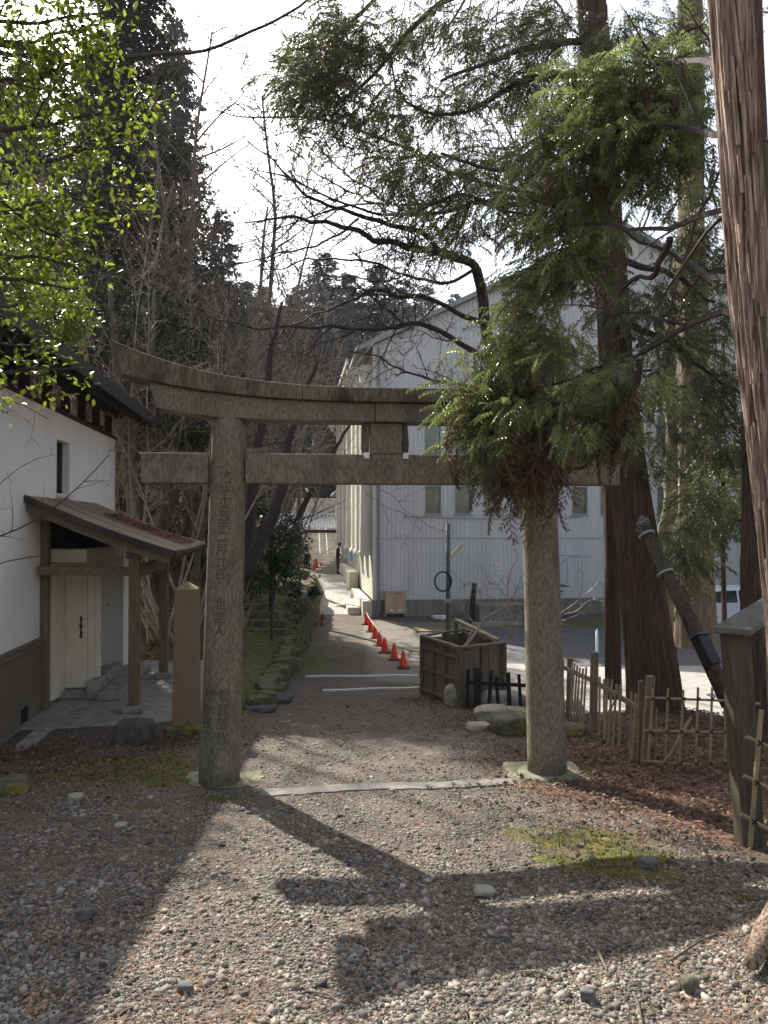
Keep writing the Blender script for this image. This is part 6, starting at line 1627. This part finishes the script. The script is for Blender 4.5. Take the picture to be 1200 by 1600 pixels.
for i, (px, y, k, s, lb) in enumerate(far_list): conifer((px - 600) / 1200 * y, y, k, s, lb, 'hazy conifers on the far hill', rz=i * 1.7, wide=1.55)
right_list = [(22, 34, 0, .8, 'conifer behind the right end of the warehouse'), (24, 24, 1, .75, 'conifer right of the yard beyond the trunks'), (19, 17, 2, .7, 'conifer at the right edge behind the shaded trunk')]
for i, (x, y, k, s, lb) in enumerate(right_list): conifer(x, y, k, s, lb, 'conifers right of the yard', rz=i)

# trees of the wooded hill too far and many to count
n_ = 16000; hx = NR.uniform(-95, 110, n_); hy_ = NR.uniform(84, 190, n_); hz = G(hx, hy_); lump = np.array([mnoise.noise(Vector((a * .12, b * .12, 0))) for a, b in zip(hx, hy_)])
P = np.stack([hx, hy_, hz + NR.uniform(0, 1, n_) * (5 + 7 * np.clip(lump + .3, 0, 1))], 1)
tv = np.array([[0, 0, 0], [.5, .3, .1], [1, 0, -.1], [.5, -.3, .05], [.3, .1, -.5], [.8, .12, .5]], float); tf = np.array([[0, 1, 2], [0, 2, 3], [0, 4, 5]])
V, F = scatter(tv, tf, P, rand_rot(n_, .7), NR.uniform(1.0, 2.6, n_)); o = np_mesh('hill_forest', V, F, M['far_needle'], None, np.repeat(NR.random(n_), len(tv))); tag(o, 'brownish grey woodland covering the far hillside', 'forest', kind='stuff')

# ------------------------------------------------------------------ ground cover
def in_obst(x, y):
    bad = (np.hypot(x + 1.55, y - 7.2) < .22) | (np.hypot(x - 1.58, y - 7.5) < .22)
    lx = (x + 5.07) * math.cos(RZ) + (y - 11.4) * math.sin(RZ); ly = -(x + 5.07) * math.sin(RZ) + (y - 11.4) * math.cos(RZ)
    return bad | ((lx < 2.4) & (ly > -1.0) & (ly < 4.2)) | (lx < .05)
iv = np.array([[a, b, c] for c in (-.62, .62) for b in (-.62, .62) for a in (-.62, .62)]); iv[4:, :2] *= .8
if_ = np.array([[0, 2, 1], [1, 2, 3], [4, 5, 6], [5, 7, 6], [0, 1, 4], [1, 5, 4], [2, 6, 3], [3, 6, 7], [0, 4, 2], [2, 4, 6], [1, 3, 5], [3, 7, 5]]); parts = []
def gravel_pts(n, y0, y1, pw):
    t = NR.random(n); y = (y0 ** -pw + t * (y1 ** -pw - y0 ** -pw)) ** (-1 / pw)   # denser near the camera
    x = NR.uniform(-.56, .56, n) * y
    return x, y
x, y = gravel_pts(84000, 2.7, 13, 1.2)
mo, le, fo = masks(x, y); nz_ = NR.random(len(x)); soil_ = np.array([mnoise.noise(Vector((a * 1.1, b * .9, 7))) + .6 * mnoise.noise(Vector((a * 3.1, b * 3, 2))) for a, b in zip(x, y)])
ok = ~in_obst(x, y) & (nz_ > np.clip(soil_ * 1.6 - .05, 0, .8)) & (nz_ > le * .85) & (nz_ > mo * 1.15) & (x < 2.3 + (y < 4.5) * .6) & (x > -3.3 - .2 * (y > 5)) & (x > XW(y) + .05 - 3 * (y < 11))
x, y = x[ok], y[ok]
tmpl = []
for k in range(9):
    v = (iv + NR.normal(0, .13, (8, 3))) * np.array([1.5, NR.uniform(.9, 1.25), NR.uniform(.5, .85)]); tmpl.append(v)
idx = NR.integers(0, 9, len(x))
for k in range(9):
    s = idx == k; n_ = s.sum(); sz = .0053 * np.exp(NR.normal(0, .5, n_)) * (1 + .05 * y[s])
    sz = np.minimum(sz, .028)
    P = np.stack([x[s], y[s], G(x[s], y[s]) + sz * .05], 1); V, F = scatter(tmpl[k], if_, P, rand_rot(n_, .35), sz)
    parts.append((V, F, np.repeat(NR.random(n_), 8)))
V, F, r_a = joinVF(parts); o = np_mesh('gravel', V, F, M['pebble'], None, r_a); tag(o, 'loose crushed grey gravel covering the path', 'gravel', kind='stuff')

def litter(name, n, gen, size, m, label, cat, tv, tf, tilt=.35, lift=.5, aspect=None):
    x, y = gen(n); s = size * np.exp(NR.normal(0, .3, len(x)))
    P = np.stack([x, y, G(x, y) + s * lift], 1)
    sc_ = s if aspect is None else np.stack([s, s * aspect, s], 1)
    V, F = scatter(tv, tf, P, rand_rot(len(x), tilt), sc_)
    o = np_mesh(name, V, F, m, None, np.repeat(NR.random(len(x)), len(tv))); return tag(o, label, cat, kind='stuff')
dv = np.array([[0, 0, 0], [.35, .3, .12], [1, .05, .02], [.4, -.32, .10], [.7, .22, -.05], [.72, -.2, .05]], float) - [.5, 0, 0]
df = np.array([[0, 3, 1], [1, 3, 2], [1, 4, 2], [3, 2, 5]])
def gen_leaf(n):
    y = NR.uniform(4.2, 13.5, n) ; x = NR.uniform(-4.5, 6.5, n)
    _, le, _ = masks(x, y); lx = (x + 5.07) * math.cos(RZ) + (y - 11.4) * math.sin(RZ)
    ok = (NR.random(n) < le) & ~in_obst(x, y) & (lx > .2); return x[ok], y[ok]
litter('leaf_litter', 85000, gen_leaf, .036, M['dry_leaf'], 'fallen brown leaves carpeting the ground by the fences', 'fallen leaves', dv, df)
def gen_slope(n):
    y = NR.uniform(15.2, 30, n); u = NR.uniform(1.6, 8, n); return XW(y) - u, y
litter('slope_litter', 9000, gen_slope, .085, M['dry_leaf'], 'fallen brown leaves covering the slope behind the porch', 'fallen leaves', dv, df)
def gen_roof(n):
    a = NR.random(n) * 1; lx = NR.uniform(.55, 1.9, n); ly = 2.0 + NR.normal(0, .33, n) - (lx - 1.2) * .1
    ok = (ly < 3.0) & (ly > 1.1); return lx[ok], ly[ok]
lx, ly = gen_roof(3200); zz_ = np.array([zr(a) for a in lx])
c0, s0 = math.cos(RZ), math.sin(RZ)
P = np.stack([-5.07 + lx * c0 - ly * s0, 11.4 + lx * s0 + ly * c0, -1.13 + zz_ + .03], 1)
V, F = scatter(dv, df, P, rand_rot(len(lx), .3), .05 * np.exp(NR.normal(0, .25, len(lx)))); o = np_mesh('roof_leaves', V, F, M['red_leaf'], None, np.repeat(NR.random(len(lx)), len(dv)))
tag(o, 'drift of reddish dead leaves lying on the porch roof', 'fallen leaves', kind='stuff')
nv = np.array([[-.5, -.03, 0], [-.5, .03, 0], [0, .05, .05], [.5, 0, 0], [0, -.05, .05]], float); nf = np.array([[0, 4, 1], [1, 4, 2], [2, 4, 3]])
def gen_need(n):
    x, y = gravel_pts(n, 2.8, 8.5, 1.0)
    k = np.array([mnoise.noise(Vector((a * 1.3, b * 1.3, 3.3))) for a, b in zip(x, y)])
    ok = (NR.random(n) < .22 + 1.4 * np.clip(k, 0, 1) + .5 * (x > 1.2)) & ~in_obst(x, y); return x[ok], y[ok]
litter('needle_litter', 24000, gen_need, .03, M['needle_litter'], 'rust coloured cedar needles strewn over the gravel', 'needles', nv, nf, .2, .25)
bv_ = np.array([[-.12, 0, 0], [.12, 0, 0], [.05, .1, 1], [0, -.12, 0], [0, .12, 0], [.1, 0, .9]], float); bf_ = np.array([[0, 1, 2], [3, 4, 5]])
def gen_moss(n):
    y = NR.uniform(3.8, 13, n); x = NR.uniform(-3.8, 2.4, n); mo, le, _ = masks(x, y); ok = (NR.random(n) < mo * 1.2 - .25) & ~in_obst(x, y); return x[ok], y[ok]
litter('moss', 90000, gen_moss, .018, M['mossblade'], 'low green and yellow moss cushions on the ground', 'moss', bv_, bf_, .5, 0)
# sticks on the ground
stl_ = [((912, 1462), (945, 1515), .010, 'pale broken stick lying in the sunlit gravel'), ((810, 1518), (868, 1528), .009, 'short pale stick at the edge of the shadow'), ((1040, 1500), (1130, 1450), .006, 'thin dark twig lying near the peeling trunk'),
        ((90, 1350), (185, 1335), .006, 'thin twig lying across the shaded gravel'), ((480, 1545), (540, 1570), .005, 'thin reddish twig in the foreground gravel'), ((985, 1545), (1000, 1600), .005, 'dry twig at the lower edge near the greenish stone')]
for (a, b_, r, lb) in stl_:
    p = onG(*a); q = onG(*b_); m_ = p.lerp(q, .5) + Vector((.01, .02, .004))
    MB().tube([p + Vector((0, 0, r)), m_ + Vector((0, 0, r * 1.5)), q + Vector((0, 0, r * 1.2))], [r, r * .9, r * .4], 6).thing('stick', M['wood_enc'] if r > .008 else M['bark'], p, lb, 'stick')

# ------------------------------------------------------------------ air
hz_ = MB().box(-420, 420, -210, 520, -13, 112).build('haze', None); hz_['kind'] = 'stuff'
hm = bpy.data.materials.new('pale_haze'); hm.use_nodes = True; hm.node_tree.nodes.clear()
pv = hm.node_tree.nodes.new('ShaderNodeVolumePrincipled'); pv.inputs['Color'].default_value = (.9, .93, 1, 1); pv.inputs['Density'].default_value = .00035; pv.inputs['Anisotropy'].default_value = .1
ho = hm.node_tree.nodes.new('ShaderNodeOutputMaterial'); hm.node_tree.links.new(pv.outputs[0], ho.inputs['Volume']); hz_.data.materials.append(hm)
print('TRIS', sum(len(o.data.polygons) for o in bpy.data.objects if o.type == 'MESH'))
